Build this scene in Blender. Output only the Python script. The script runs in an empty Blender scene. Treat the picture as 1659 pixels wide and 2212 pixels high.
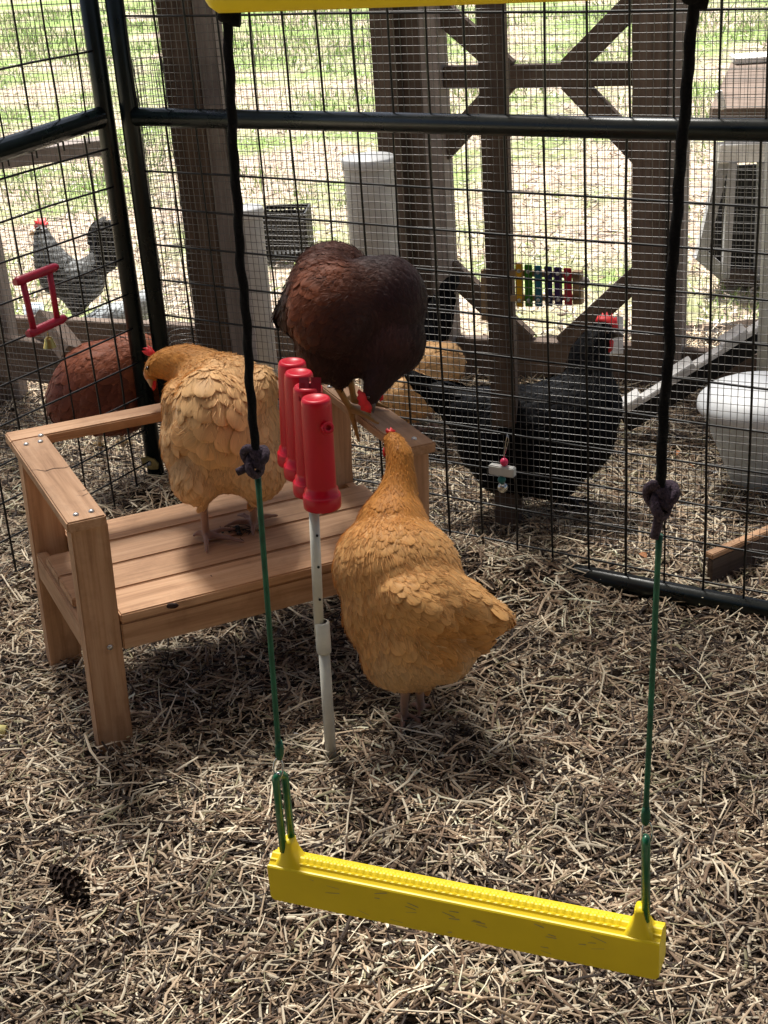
import bpy, bmesh, math, random
import numpy as np
from mathutils import Vector, Matrix
from math import sin, cos, tan, pi, radians, sqrt, atan2

random.seed(7)
rng = np.random.default_rng(7)
scene = bpy.context.scene
COL = scene.collection

# ------------------------------------------------------------------ camera
CH = 1.40; TH = radians(24.1); RO = radians(4.2); FP = 3133.6; CX, CY = 829.5, 1106.0
F = np.array([0, cos(TH), -sin(TH)]); U0 = np.array([0, sin(TH), cos(TH)]); R0 = np.array([1., 0, 0])
R = cos(RO) * R0 - sin(RO) * U0
U = sin(RO) * R0 + cos(RO) * U0
CAM = np.array([0, 0, CH])
cd = bpy.data.cameras.new('camera'); cam = bpy.data.objects.new('camera', cd); COL.objects.link(cam)
cam.matrix_world = Matrix(((R[0], U[0], -F[0], CAM[0]), (R[1], U[1], -F[1], CAM[1]), (R[2], U[2], -F[2], CAM[2]), (0, 0, 0, 1)))
cd.sensor_fit = 'VERTICAL'; cd.sensor_height = 36.0; cd.lens = 36.0 * FP / 2212.0
cd.clip_start = 0.05; cd.clip_end = 400
scene.camera = cam
scene.render.resolution_x = 768; scene.render.resolution_y = 1024

# ------------------------------------------------------------------ light
SUN_EL, SUN_AZ = 62.0, -14.0      # azimuth clockwise from +Y
w = bpy.data.worlds.new('World'); scene.world = w; w.use_nodes = True
nt = w.node_tree; nt.nodes.clear()
sky = nt.nodes.new('ShaderNodeTexSky'); sky.sky_type = 'NISHITA'; sky.sun_disc = False
sky.air_density = .7; sky.dust_density = 3.0; sky.ozone_density = .4
sky.sun_elevation = radians(SUN_EL); sky.sun_rotation = radians(SUN_AZ)
bg = nt.nodes.new('ShaderNodeBackground'); bg.inputs['Strength'].default_value = 0.05
wo = nt.nodes.new('ShaderNodeOutputWorld')
nt.links.new(sky.outputs[0], bg.inputs[0]); nt.links.new(bg.outputs[0], wo.inputs[0])
sl = bpy.data.lights.new('sun', 'SUN'); sl.energy = 5.0; sl.angle = radians(11); sl.color = (1, 0.97, 0.91)
so = bpy.data.objects.new('sun', sl); COL.objects.link(so)
sd = Vector((sin(radians(SUN_AZ)) * cos(radians(SUN_EL)), cos(radians(SUN_AZ)) * cos(radians(SUN_EL)), sin(radians(SUN_EL))))
so.rotation_euler = sd.to_track_quat('Z', 'Y').to_euler()
scene.view_settings.view_transform = 'Standard'; scene.view_settings.look = 'None'
scene.view_settings.gamma = 1; scene.view_settings.exposure = 1.68

# ------------------------------------------------------------------ image/world helpers (reference frame 1659 x 2212)
def ray(x, y): return F + (x - CX) / FP * R - (y - CY) / FP * U
def P(x, y, d): return CAM + d * ray(x, y)
def G(x, y, z=0.):
    r = ray(x, y); return CAM + r * ((z - CH) / r[2])
def PLN(x, y, p0, n):
    r = ray(x, y); return CAM + r * (np.dot(np.array(p0) - CAM, n) / np.dot(r, n))
def dep(p): return float((np.array(p) - CAM) @ F)
def azv(a): return np.array([sin(radians(a)), cos(radians(a)), 0.])
Z3 = np.array([0, 0, 1.])
def nrm(v): v = np.array(v, float); return v / np.linalg.norm(v)

# ------------------------------------------------------------------ object helpers
def thing(name, label, cat, loc=(0, 0, 0), group=None):
    o = bpy.data.objects.new(name, None); COL.objects.link(o); o.location = tuple(float(c) for c in loc)
    o.empty_display_size = 0.02
    o['label'] = label; o['category'] = cat
    if group: o['group'] = group
    return o
def rootloc(o):
    return Vector(o.location) if o.parent is None else rootloc(o.parent)
def link(name, me, mat, parent=None, label=None, cat=None, group=None, kind=None, matrix=None):
    o = bpy.data.objects.new(name, me); COL.objects.link(o)
    for m in (mat if isinstance(mat, (list, tuple)) else [mat]): me.materials.append(m)
    if parent is not None:
        o.parent = parent
        if parent.parent is None:
            o.matrix_parent_inverse = Matrix.Translation(parent.location).inverted()
        else:
            o.matrix_parent_inverse = (parent.matrix_parent_inverse_world if False else Matrix.Identity(4))
            # a sub-part: parent's own world matrix is known
            o.matrix_parent_inverse = Matrix(WM[parent.name]).inverted()
    if matrix is not None: o.matrix_basis = matrix
    WM[o.name] = matrix.copy() if matrix is not None else Matrix.Identity(4)
    if label: o['label'] = label
    if cat: o['category'] = cat
    if group: o['group'] = group
    if kind: o['kind'] = kind
    return o
WM = {}
def mesh(name, verts, faces, smooth=False, cols=None):
    me = bpy.data.meshes.new(name)
    verts = np.asarray(verts, np.float32)
    if isinstance(faces, np.ndarray):
        k = faces.shape[1]; nf = len(faces)
        me.vertices.add(len(verts)); me.vertices.foreach_set('co', verts.ravel())
        me.loops.add(nf * k); me.loops.foreach_set('vertex_index', faces.astype(np.int32).ravel())
        me.polygons.add(nf); me.polygons.foreach_set('loop_start', np.arange(0, nf * k, k, dtype=np.int32))
        try: me.polygons.foreach_set('loop_total', np.full(nf, k, np.int32))
        except Exception: pass
        me.update(calc_edges=True)
    else:
        me.from_pydata(verts.tolist(), [], faces)
    if smooth: me.polygons.foreach_set('use_smooth', np.ones(len(me.polygons), bool))
    if cols is not None:
        a = me.color_attributes.new('col', 'FLOAT_COLOR', 'POINT')
        c = np.ones((len(verts), 4), np.float32); c[:, :3] = cols
        a.data.foreach_set('color', c.ravel())
    me.update()
    return me

class MB:
    """collects simple shapes into ONE mesh"""
    def __init__(s): s.v = []; s.f = []; s.sm = []
    def add(s, v, f, sm=False):
        o = len(s.v); s.v += [tuple(map(float, p)) for p in v]; s.f += [tuple(i + o for i in q) for q in f]; s.sm += [sm] * len(f); return s
    def box(s, c, ax, ay, az_, hx, hy, hz):
        c, ax, ay, az_ = map(np.array, (c, ax, ay, az_))
        v = [c + ax * hx * i + ay * hy * j + az_ * hz * k for k in (-1, 1) for j in (-1, 1) for i in (-1, 1)]
        return s.add(v, [(0, 2, 3, 1), (4, 5, 7, 6), (0, 1, 5, 4), (2, 6, 7, 3), (0, 4, 6, 2), (1, 3, 7, 5)])
    def bar(s, a, b, w, h, side=None):
        """beam from a to b, width w along side, height h along the third axis"""
        a, b = np.array(a, float), np.array(b, float); d = b - a; L = np.linalg.norm(d); d /= L
        if side is None: side = np.cross(d, Z3)
        side = np.array(side, float); side = nrm(side - d * (side @ d)); t = np.cross(side, d)
        return s.box((a + b) / 2, d, side, t, L / 2, w / 2, h / 2)
    def tube(s, pts, r, n=10, cap=True, sm=True):
        pts = [np.array(p, float) for p in pts]; m = len(pts)
        rs = [r] * m if np.isscalar(r) else list(r)
        v = []; prev = None
        for i, p in enumerate(pts):
            d = nrm(pts[min(i + 1, m - 1)] - pts[max(i - 1, 0)])
            if prev is None:
                u = np.cross(d, Z3);
                if np.linalg.norm(u) < 1e-3: u = np.cross(d, [1, 0, 0])
            else: u = prev - d * (prev @ d)
            u = nrm(u); prev = u; q = np.cross(d, u)
            for k in range(n):
                a = 2 * pi * k / n; v.append(p + (u * cos(a) + q * sin(a)) * rs[i])
        f = [(i * n + k, i * n + (k + 1) % n, (i + 1) * n + (k + 1) % n, (i + 1) * n + k) for i in range(m - 1) for k in range(n)]
        s.add(v, f, sm)
        if cap:
            s.add(v[:n], [tuple(range(n - 1, -1, -1))]); s.add(v[-n:], [tuple(range(n))])
        return s
    def lathe(s, prof, base, axis=Z3, n=28, sm=True):
        """prof: (radius, height) list along axis from base"""
        base = np.array(base, float); axis = nrm(axis)
        pr = np.array([1., 0, 0]) if abs(axis[2]) > .7 else Z3
        u = nrm(np.cross(axis, pr)); q = np.cross(axis, u); v = []; m = len(prof)
        for r, h in prof:
            for k in range(n):
                a = 2 * pi * k / n; v.append(base + axis * h + (u * cos(a) + q * sin(a)) * max(r, 1e-4))
        f = [(i * n + k, i * n + (k + 1) % n, (i + 1) * n + (k + 1) % n, (i + 1) * n + k) for i in range(m - 1) for k in range(n)]
        return s.add(v, f, sm)
    def sphere(s, c, r, n=12, m=8, sc=(1, 1, 1)):
        c = np.array(c, float); v = []; f = []
        for i in range(m + 1):
            t = pi * i / m
            for k in range(n):
                a = 2 * pi * k / n; v.append(c + r * np.array([sin(t) * cos(a) * sc[0], sin(t) * sin(a) * sc[1], cos(t) * sc[2]]))
        f = [(i * n + k, (i + 1) * n + k, (i + 1) * n + (k + 1) % n, i * n + (k + 1) % n) for i in range(m) for k in range(n)]
        return s.add(v, f, True)
    def build(s, name, mat, parent=None, bevel=0, **k):
        me = bpy.data.meshes.new(name); me.from_pydata(s.v, [], s.f)
        me.polygons.foreach_set('use_smooth', s.sm)
        bm = bmesh.new(); bm.from_mesh(me); bmesh.ops.remove_doubles(bm, verts=bm.verts, dist=1e-5)
        bmesh.ops.recalc_face_normals(bm, faces=bm.faces)
        if bevel:
            bmesh.ops.bevel(bm, geom=[e for e in bm.edges if len(e.link_faces) == 2 and e.calc_face_angle(0) > .6], offset=bevel, segments=2, affect='EDGES', clamp_overlap=True)
        bm.to_mesh(me); bm.free(); me.update()
        return link(name, me, mat, parent, **k)

def board(name, mat, parent, c, ax, ay, az_, L, W, T, bevel=.002, **k):
    """a board with its long side on local X (so the grain runs along it)"""
    ax, ay, az_ = nrm(ax), nrm(ay), nrm(az_)
    M = Matrix(((ax[0], ay[0], az_[0], c[0]), (ax[1], ay[1], az_[1], c[1]), (ax[2], ay[2], az_[2], c[2]), (0, 0, 0, 1)))
    b = MB(); b.box((0, 0, 0), (1, 0, 0), (0, 1, 0), (0, 0, 1), L / 2, W / 2, T / 2)
    return b.build(name, mat, parent, bevel=bevel, matrix=M, **k)
def beam(name, mat, parent, a, b, w, h, side, **k):
    a, b = np.array(a, float), np.array(b, float); d = b - a; L = np.linalg.norm(d); d /= L
    side = np.array(side, float); side = nrm(side - d * (side @ d)); t = np.cross(d, side)
    return board(name, mat, parent, (a + b) / 2, d, side, t, L, w, h, **k)

# ------------------------------------------------------------------ materials
def nmat(name, rough=.6, spec=.5, metal=0.):
    m = bpy.data.materials.new(name); m.use_nodes = True; n = m.node_tree
    b = n.nodes['Principled BSDF']; b.inputs['Roughness'].default_value = rough; b.inputs['Metallic'].default_value = metal
    b.inputs['Specular IOR Level'].default_value = spec
    return m, n, b
def coords(n, scale, kind='Object'):
    tc = n.nodes.new('ShaderNodeTexCoord'); mp = n.nodes.new('ShaderNodeMapping'); mp.inputs['Scale'].default_value = scale
    n.links.new(tc.outputs[kind], mp.inputs[0]); return mp
def noise(n, vec, sc, det=4, rough=.55, dist=0.):
    t = n.nodes.new('ShaderNodeTexNoise'); t.inputs['Scale'].default_value = sc; t.inputs['Detail'].default_value = det
    t.inputs['Roughness'].default_value = rough; t.inputs['Distortion'].default_value = dist
    if vec is not None: n.links.new(vec, t.inputs['Vector'])
    return t.outputs['Fac']
def ramp(n, fac, stops):
    r = n.nodes.new('ShaderNodeValToRGB'); e = r.color_ramp.elements
    while len(e) < len(stops): e.new(.5)
    for i, (p, c) in enumerate(stops): e[i].position = p; e[i].color = (*c, 1)
    n.links.new(fac, r.inputs[0]); return r.outputs[0]
def bump(n, b, h, st=.3, dist=.002):
    k = n.nodes.new('ShaderNodeBump'); k.inputs['Strength'].default_value = st; k.inputs['Distance'].default_value = dist
    n.links.new(h, k.inputs['Height']); n.links.new(k.outputs[0], b.inputs['Normal'])
def math_(n, op, a, b=None):
    k = n.nodes.new('ShaderNodeMath'); k.operation = op
    for i, x in enumerate((a, b)):
        if x is None: continue
        if isinstance(x, (int, float)): k.inputs[i].default_value = x
        else: n.links.new(x, k.inputs[i])
    return k.outputs[0]
def simple(name, c, rough=.5, spec=.5, metal=0., var=.18, sc=30, bst=.15, bd=.001, coat=0):
    m, n, b = nmat(name, rough, spec, metal); mp = coords(n, (1, 1, 1))
    f = noise(n, mp.outputs[0], sc, 5)
    lo = tuple(x * (1 - var) for x in c); hi = tuple(min(1, x * (1 + var)) for x in c)
    n.links.new(ramp(n, f, [(.3, lo), (.7, hi)]), b.inputs['Base Color']); bump(n, b, f, bst, bd)
    f2 = noise(n, mp.outputs[0], sc * .3, 3); r = n.nodes.new('ShaderNodeMapRange'); r.inputs[3].default_value = max(.05, rough - .12); r.inputs[4].default_value = min(1, rough + .15)
    n.links.new(f2, r.inputs[0]); n.links.new(r.outputs[0], b.inputs['Roughness'])
    if coat: b.inputs['Coat Weight'].default_value = coat
    return m
def wood(name, lo, mid, hi, rough=.6, gs=1., knots=True):
    m, n, b = nmat(name, rough, .3)
    tc = n.nodes.new('ShaderNodeTexCoord'); oi = n.nodes.new('ShaderNodeObjectInfo')
    ad = n.nodes.new('ShaderNodeVectorMath'); ad.operation = 'ADD'
    sc = n.nodes.new('ShaderNodeVectorMath'); sc.operation = 'SCALE'; sc.inputs[3].default_value = 7.3
    cb = n.nodes.new('ShaderNodeCombineXYZ')
    for i in range(3): n.links.new(oi.outputs['Random'], cb.inputs[i])
    n.links.new(cb.outputs[0], sc.inputs[0]); n.links.new(tc.outputs['Object'], ad.inputs[0]); n.links.new(sc.outputs[0], ad.inputs[1])
    mp = n.nodes.new('ShaderNodeMapping'); mp.inputs['Scale'].default_value = (1.6 * gs, 22 * gs, 22 * gs); n.links.new(ad.outputs[0], mp.inputs[0])
    g1 = noise(n, mp.outputs[0], 2.2, 6, .6, .6)
    mp2 = n.nodes.new('ShaderNodeMapping'); mp2.inputs['Scale'].default_value = (6 * gs, 160 * gs, 160 * gs); n.links.new(ad.outputs[0], mp2.inputs[0])
    g2 = noise(n, mp2.outputs[0], 1.5, 3, .6)
    mixf = math_(n, 'ADD', math_(n, 'MULTIPLY', g1, .72), math_(n, 'MULTIPLY', g2, .28))
    c = ramp(n, mixf, [(.25, lo), (.5, mid), (.75, hi)])
    # dark blotches and small marks
    b1 = noise(n, ad.outputs[0], 9, 5, .7); bl = ramp(n, b1, [(.33, (.62, .58, .55)), (.5, (1, 1, 1))])
    mx = n.nodes.new('ShaderNodeMixRGB'); mx.blend_type = 'MULTIPLY'; mx.inputs[0].default_value = .6
    n.links.new(c, mx.inputs[1]); n.links.new(bl, mx.inputs[2])
    hv = n.nodes.new('ShaderNodeHueSaturation'); vr = n.nodes.new('ShaderNodeMapRange'); vr.inputs[3].default_value = .85; vr.inputs[4].default_value = 1.15
    n.links.new(oi.outputs['Random'], vr.inputs[0]); n.links.new(vr.outputs[0], hv.inputs['Value']); n.links.new(mx.outputs[0], hv.inputs['Color'])
    n.links.new(hv.outputs[0], b.inputs['Base Color']); bump(n, b, mixf, .35, .0015)
    return m
def vcol(name, rough=.7, spec=.3, trans=0., sheen=0., bs=0, nv=.15):
    m, n, b = nmat(name, rough, spec)
    a = n.nodes.new('ShaderNodeAttribute'); a.attribute_name = 'col'
    if name == 'feathers': mp = coords(n, (9, 1.2, 1), 'UV'); f = noise(n, mp.outputs[0], 1.0, 4, .6)
    else: mp = coords(n, (1, 1, 1)); f = noise(n, mp.outputs[0], 120, 3)
    mr = n.nodes.new('ShaderNodeMapRange'); mr.inputs[3].default_value = 1 - nv; mr.inputs[4].default_value = 1 + nv; n.links.new(f, mr.inputs[0])
    hv = n.nodes.new('ShaderNodeHueSaturation'); n.links.new(a.outputs['Color'], hv.inputs['Color']); n.links.new(mr.outputs[0], hv.inputs['Value'])
    n.links.new(hv.outputs[0], b.inputs['Base Color'])
    if sheen: b.inputs['Sheen Weight'].default_value = sheen
    if bs: bump(n, b, f, bs, .001)
    if trans:
        tr = n.nodes.new('ShaderNodeBsdfTranslucent'); n.links.new(hv.outputs[0], tr.inputs[0])
        ms = n.nodes.new('ShaderNodeMixShader'); ms.inputs[0].default_value = trans
        n.links.new(b.outputs[0], ms.inputs[1]); n.links.new(tr.outputs[0], ms.inputs[2])
        n.links.new(ms.outputs[0], n.nodes['Material Output'].inputs[0])
    return m
M = {}
M['cedar'] = wood('cedar', (.26, .13, .06), (.50, .285, .155), (.66, .43, .27))
M['oldwood'] = wood('weathered timber', (.060, .041, .030), (.125, .088, .067), (.20, .15, .12), .8)
M['greywood'] = wood('grey timber', (.16, .13, .115), (.27, .23, .21), (.40, .35, .32), .8)
M['whitewood'] = wood('white painted timber', (.6, .58, .56), (.76, .75, .73), (.85, .84, .83), .6)
M['darkmetal'] = simple('dark green coated steel', (.003, .007, .007), .28, .4, var=.35, sc=60)
M['wire'] = simple('black coated wire', (.004, .004, .005), .4, .35)
M['galv'] = simple('galvanised wire', (.12, .115, .11), .32, .7, .3)
M['bolt'] = simple('zinc bolt', (.55, .54, .52), .3, .5, .9)
M['red'] = simple('red plastic', (.47, .002, .016), .34, .35, var=.12, sc=14, bst=.04)
M['darkred'] = simple('dark red plastic', (.22, .006, .018), .35)
M['crimson'] = simple('crimson plastic', (.36, .006, .035), .4)
M['pvc'] = simple('cream plastic pipe', (.56, .55, .47), .4, var=.12, sc=25)
M['white'] = simple('white plastic', (.74, .76, .78), .45, var=.1, sc=8)
M['yellow'] = simple('yellow plastic', (.86, .64, .016), .38, .4, var=.07, sc=11, bst=.06)
M['green'] = simple('green plastic', (.006, .12, .048), .28, .6, var=.2, sc=40)
M['greencord'] = simple('green cord', (.007, .085, .042), .6, .4, var=.4, sc=60)
M['rope'] = simple('black braided rope', (.0035, .003, .004), .9, .15, var=.4, sc=400, bst=.6, bd=.002)
M['knot'] = simple('faded purple braided rope', (.045, .030, .042), .9, .2, var=.6, sc=350, bst=.8, bd=.003)
M['brass'] = simple('brass', (.55, .42, .14), .25, .5, .9)
M['silver'] = simple('nickel', (.62, .62, .58), .22, .5, .95)
M['black'] = simple('black plastic', (.004, .004, .005), .5, .3)
M['chalk'] = simple('white mineral block', (.62, .62, .58), .9, var=.1)
M['pink'] = simple('pink bead', (.75, .04, .13), .25)
M['teal'] = simple('teal bead', (.01, .16, .16), .3)
M['feather'] = vcol('feathers', .6, .25, .10, .06, .3, .22)
M['glossfeather'] = vcol('feathers', .38, .45, .04, .0, .3, .25)
M['blackfeather'] = vcol('feathers', .6, .06, .0, .0, .3, .22)
M['blackhide'] = vcol('hen body', .8, .08, 0, 0, .4)
M['hide'] = vcol('hen body', .7, .25, 0, .2, .4)
M['comb'] = simple('red comb skin', (.62, .018, .02), .5, .4, var=.2, sc=80, bst=.4, bd=.002)
M['beak'] = simple('horn beak', (.42, .26, .13), .4, .5)
M['darkbeak'] = simple('dark horn beak', (.06, .045, .035), .4, .5)
M['eye'] = simple('eye', (.03, .012, .006), .08, .8)
M['straw'] = vcol('straw', .62, .35, .12, 0, 0, .2)
M['grass'] = vcol('grass blades', .6, .3, .3, 0, 0, .2)
M['soil'] = simple('dark soil with chaff', (.030, .019, .012), .95, .2, var=.7, sc=160, bst=1, bd=.01)
def shademat():  # cloth of the added canopy, lets part of the sun through
    m, n, b = nmat('added shade cloth', .9, .1); b.inputs['Base Color'].default_value = (.30, .28, .24, 1)
    tr = n.nodes.new('ShaderNodeBsdfTranslucent'); tr.inputs[0].default_value = (.23, .20, .155, 1)
    tp = n.nodes.new('ShaderNodeBsdfTransparent'); m1 = n.nodes.new('ShaderNodeMixShader'); m2 = n.nodes.new('ShaderNodeMixShader')
    m1.inputs[0].default_value = .55; m2.inputs[0].default_value = .27
    n.links.new(b.outputs[0], m1.inputs[1]); n.links.new(tr.outputs[0], m1.inputs[2]); n.links.new(m1.outputs[0], m2.inputs[1]); n.links.new(tp.outputs[0], m2.inputs[2])
    n.links.new(m2.outputs[0], n.nodes['Material Output'].inputs[0]); return m
M['roof'] = shademat()
M['navy'] = simple('navy bar', (.012, .02, .10), .3)
M['xy'] = simple('yellow bar', (.75, .42, .01), .35); M['xg'] = simple('green bar', (.03, .22, .01), .35)
M['xt'] = simple('teal bar', (.01, .17, .25), .35); M['xp'] = simple('violet bar', (.03, .01, .10), .35); M['xr'] = simple('red bar', (.50, .02, .05), .35)
M['tan'] = wood('tan wood', (.25, .16, .08), (.40, .27, .15), (.5, .36, .22))
M['palegrey'] = simple('pale grey pipe', (.56, .56, .55), .5, var=.14, sc=12)
M['bluegrey'] = simple('pale blue plastic', (.55, .63, .70), .4)
M['cone'] = simple('pine cone', (.035, .022, .016), .9, .2, var=.5, sc=90)

def groundmat():
    m, n, b = nmat('yard ground', .95, .1); mp = coords(n, (1, 1, 1))
    a = noise(n, mp.outputs[0], 1.1, 5, .6); c = noise(n, mp.outputs[0], 26, 6, .75)
    dry = ramp(n, c, [(.32, (.12, .085, .06)), (.5, (.38, .30, .23)), (.68, (.58, .52, .44))])
    grn = ramp(n, c, [(.35, (.10, .16, .04)), (.65, (.28, .36, .13))])
    sep = n.nodes.new('ShaderNodeSeparateXYZ'); n.links.new(mp.outputs[0], sep.inputs[0])
    far = n.nodes.new('ShaderNodeMapRange'); far.inputs[1].default_value = 5; far.inputs[2].default_value = 13; far.inputs[3].default_value = -.03; far.inputs[4].default_value = .07
    n.links.new(sep.outputs[1], far.inputs[0])
    fa = math_(n, 'ADD', a, far.outputs[0])
    mk = ramp(n, fa, [(.45, (0, 0, 0)), (.62, (1, 1, 1))])
    mx = n.nodes.new('ShaderNodeMixRGB'); n.links.new(mk, mx.inputs[0]); n.links.new(dry, mx.inputs[1]); n.links.new(grn, mx.inputs[2])
    n.links.new(mx.outputs[0], b.inputs['Base Color']); bump(n, b, c, .8, .02)
    return m
M['ground'] = groundmat()

# ------------------------------------------------------------------ layout frame
CORNER = np.array([-.535, 3.319, 0.])
E1 = azv(123.5); N1 = azv(33.5)          # back panel runs along E1 from the corner
E2 = azv(213.5); N2 = azv(123.5)         # left panel runs along E2
CL0 = np.array([.29, 2.955, 0.]); EC = azv(117); NC = azv(27)        # hardware cloth line
RF0 = np.array([.5, 4.0, 0.]); ER = azv(112); NR = azv(22)          # rear timber frame
def hz(x, y):
    h = .010 + .007 * np.sin(x * 9.1 + 1.3 * np.sin(y * 5)) * np.cos(y * 7.7) + .004 * np.sin(x * 23 + y * 17)
    d = np.abs((x - CORNER[0]) * N1[0] + (y - CORNER[1]) * N1[1] + .06)
    u = (x - CORNER[0]) * E1[0] + (y - CORNER[1]) * E1[1]
    h = h + .044 * np.exp(-(d / .11) ** 2) / (1 + np.exp((u - 1.12) * 22)) * (u > -.1)
    h = h + .024 * np.exp(-((((x - CORNER[0]) * N2[0] + (y - CORNER[1]) * N2[1]) - .04) / .09) ** 2) * (y < 3.4)
    return np.maximum(h, .003) - .016

# ------------------------------------------------------------------ setting
g = mesh('ground', [(-70, -20, -.02), (70, -20, -.02), (70, 120, -.02), (-70, 120, -.02)], [(0, 1, 2, 3)])
link('ground', g, M['ground'], kind='structure')
nx, ny = 110, 130
gx, gy = np.meshgrid(np.linspace(-1.9, 2.2, nx), np.linspace(.7, 4.45, ny))
gzv = hz(gx, gy) + .004
edge = np.minimum(np.minimum(gx + 1.9, 2.2 - gx), np.minimum(gy - .7, 4.45 - gy)); gzv = np.where(edge < .03, -.016, gzv)
vv = np.stack([gx, gy, gzv], -1).reshape(-1, 3)
idx = np.arange(nx * ny).reshape(ny, nx)
ff = np.stack([idx[:-1, :-1], idx[:-1, 1:], idx[1:, 1:], idx[1:, :-1]], -1).reshape(-1, 4)
link('pen_floor', mesh('pen_floor', vv, ff, True), M['soil'], kind='structure')

# straw strips: every strip a folded, slightly bent ribbon
def straws(name, n, area, lr, wr, zr, tilt, pal, pw, label, hf=hz, mat='straw', yfun=None, bend=.12, clump=0):
    (x0, x1), (y0, y1) = area
    x = rng.uniform(x0, x1, n); y = rng.uniform(y0, y1, n)
    if yfun is not None:
        k = yfun(x, y); x, y = x[k], y[k]; n = len(x)
    L = rng.gamma(2.2, .5, n) * (lr[1] - lr[0]) * .5 + lr[0]; L = np.minimum(L, lr[1] * 2.2); W = rng.uniform(wr[0], wr[1], n)
    a = rng.uniform(0, 2 * pi, n)
    if clump: a = a * .45 + clump * np.sin(x * 5 + 2 * np.sin(y * 4)) * np.cos(y * 4.3) * 3
    t = rng.normal(0, tilt, n); z = hf(x, y) + rng.uniform(zr[0], zr[1], n) ** 1.0 + np.abs(np.sin(t)) * L * .35
    d = np.stack([np.cos(a) * np.cos(t), np.sin(a) * np.cos(t), np.sin(t)], -1)
    s = np.stack([-np.sin(a), np.cos(a), np.zeros(n)], -1); up = np.cross(d, s)
    roll = rng.uniform(-.9, .9, n)[:, None]; s2 = s * np.cos(roll) + up * np.sin(roll); u2 = np.cross(d, s2)
    c = np.stack([x, y, z], -1); bd = rng.normal(0, bend, n)[:, None] * L[:, None]; bs = rng.normal(0, bend, n)[:, None] * L[:, None]
    V = []
    for k, tt in enumerate((-.5, 0, .5)):
        cc = c + d * (L * tt)[:, None] + (0 if k != 1 else 1) * (u2 * bd * .5 + s2 * bs)
        ww = (W * (.75 if k != 1 else 1))[:, None]
        V += [cc - s2 * ww / 2, cc + u2 * ww * .28, cc + s2 * ww / 2]
    V = np.stack(V, 1).reshape(-1, 3)
    V[:, 2] = np.maximum(V[:, 2], -.019)
    b = np.arange(n)[:, None] * 9
    q = np.array([[0, 1, 4, 3], [1, 2, 5, 4], [3, 4, 7, 6], [4, 5, 8, 7]])
    Fa = (b[:, None, :] + q[None]).reshape(-1, 4)
    damp = 1 + .17 * np.sin(x * 7 + 2.1 * np.sin(y * 5.3)) * np.cos(y * 8 + np.sin(x * 6)) + .10 * np.sin(x * 19 + y * 13)
    pal = np.array(pal); ci = rng.choice(len(pal), n, p=pw); C = pal[ci] * rng.uniform(.72, 1.25, (n, 1)) * damp[:, None]
    C = np.repeat(C, 9, 0)
    o = link(name, mesh(name, V, Fa, False, np.clip(C, 0, 1)), M[mat], label=label, cat='straw', kind='stuff')
    return o
PAL = [(.80, .69, .51), (.52, .39, .26), (.23, .15, .095), (.05, .032, .022), (.38, .34, .20)]
def vis(x, y):
    # only what the photograph's surroundings could see, with a generous margin
    v = np.stack([x, y, np.zeros_like(x)], -1) - CAM
    d = v @ F; sx = v @ R / d * FP + CX
    return (sx > -1000) & (sx < 2900)
straws('straw_bedding', 225000, ((-1.85, 2.15), (1.05, 4.3)), (.014, .052), (.0015, .0052), (0., .017), .24, PAL, [.22, .24, .23, .28, .03],
       'loose dry straw bedding covering the pen and run floor', yfun=vis, bend=.07)
straws('long_straw', 7500, ((-1.85, 2.15), (1.05, 4.3)), (.05, .12), (.0018, .0040), (.006, .022), .13, PAL, [.42, .32, .14, .02, .10],
       'longer pale straw stalks lying on top of the bedding', yfun=vis, bend=.06)

def yardvis(x, y):
    v = np.stack([x, y, np.zeros_like(x)], -1) - CAM
    d = v @ F; sx = v @ R / d * FP + CX
    return (sx > -350) & (sx < 2050) & (rng.uniform(0, 1, len(x)) < np.clip(5.5 / y, 0, 1) ** 1.4)
def patch(x, y): return np.sin(x * 1.7 + 1.5 * np.sin(y * .9)) * np.cos(y * 1.25 + np.sin(x * 2.1)) + .35 * np.sin(x * 6.3 + y * 4.1)
n = 260000; x = rng.uniform(-7, 7, n); y = rng.uniform(4.35, 19, n); k = yardvis(x, y); x, y = x[k], y[k]
pt = patch(x, y); k = (pt + rng.normal(0, .35, len(x)) + np.clip((y - 8) * .085, -.15, .40)) > .40; x, y = x[k], y[k]; n = len(x)
h = rng.uniform(.02, .055, n) * (1 + (y - 5) * .06); a = rng.uniform(0, 2 * pi, n); ww = rng.uniform(.002, .005, n) * (1 + (y - 5) * .16)
lx, ly = rng.normal(0, .4, n) * h, rng.normal(0, .4, n) * h
V = np.stack([np.stack([x - np.cos(a) * ww, y - np.sin(a) * ww, 0 * x - .02], -1), np.stack([x + np.cos(a) * ww, y + np.sin(a) * ww, 0 * x - .02], -1),
              np.stack([x + lx, y + ly, h - .02], -1)], 1).reshape(-1, 3)
C = np.array([(.19, .30, .08), (.30, .38, .14), (.46, .44, .28)])[rng.choice(3, n)] * rng.uniform(.7, 1.25, (n, 1)); C = np.repeat(C, 3, 0)
link('grass', mesh('grass', V, np.arange(3 * n).reshape(-1, 3), False, C), M['grass'], label='patchy sunlit green grass in the yard beyond the run', cat='grass', kind='stuff')
straws('dry_leaf_litter', 90000, ((-6, 6.5), (4.3, 14)), (.012, .05), (.003, .011), (0., .012), .3,
       [(.52, .45, .37), (.38, .28, .20), (.62, .58, .52), (.16, .10, .07), (.30, .36, .12)], [.33, .25, .16, .12, .14],
       'dry leaf litter and dead grass strewn over the sunlit yard', hf=lambda x, y: 0 * x - .018, yfun=yardvis)

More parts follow.
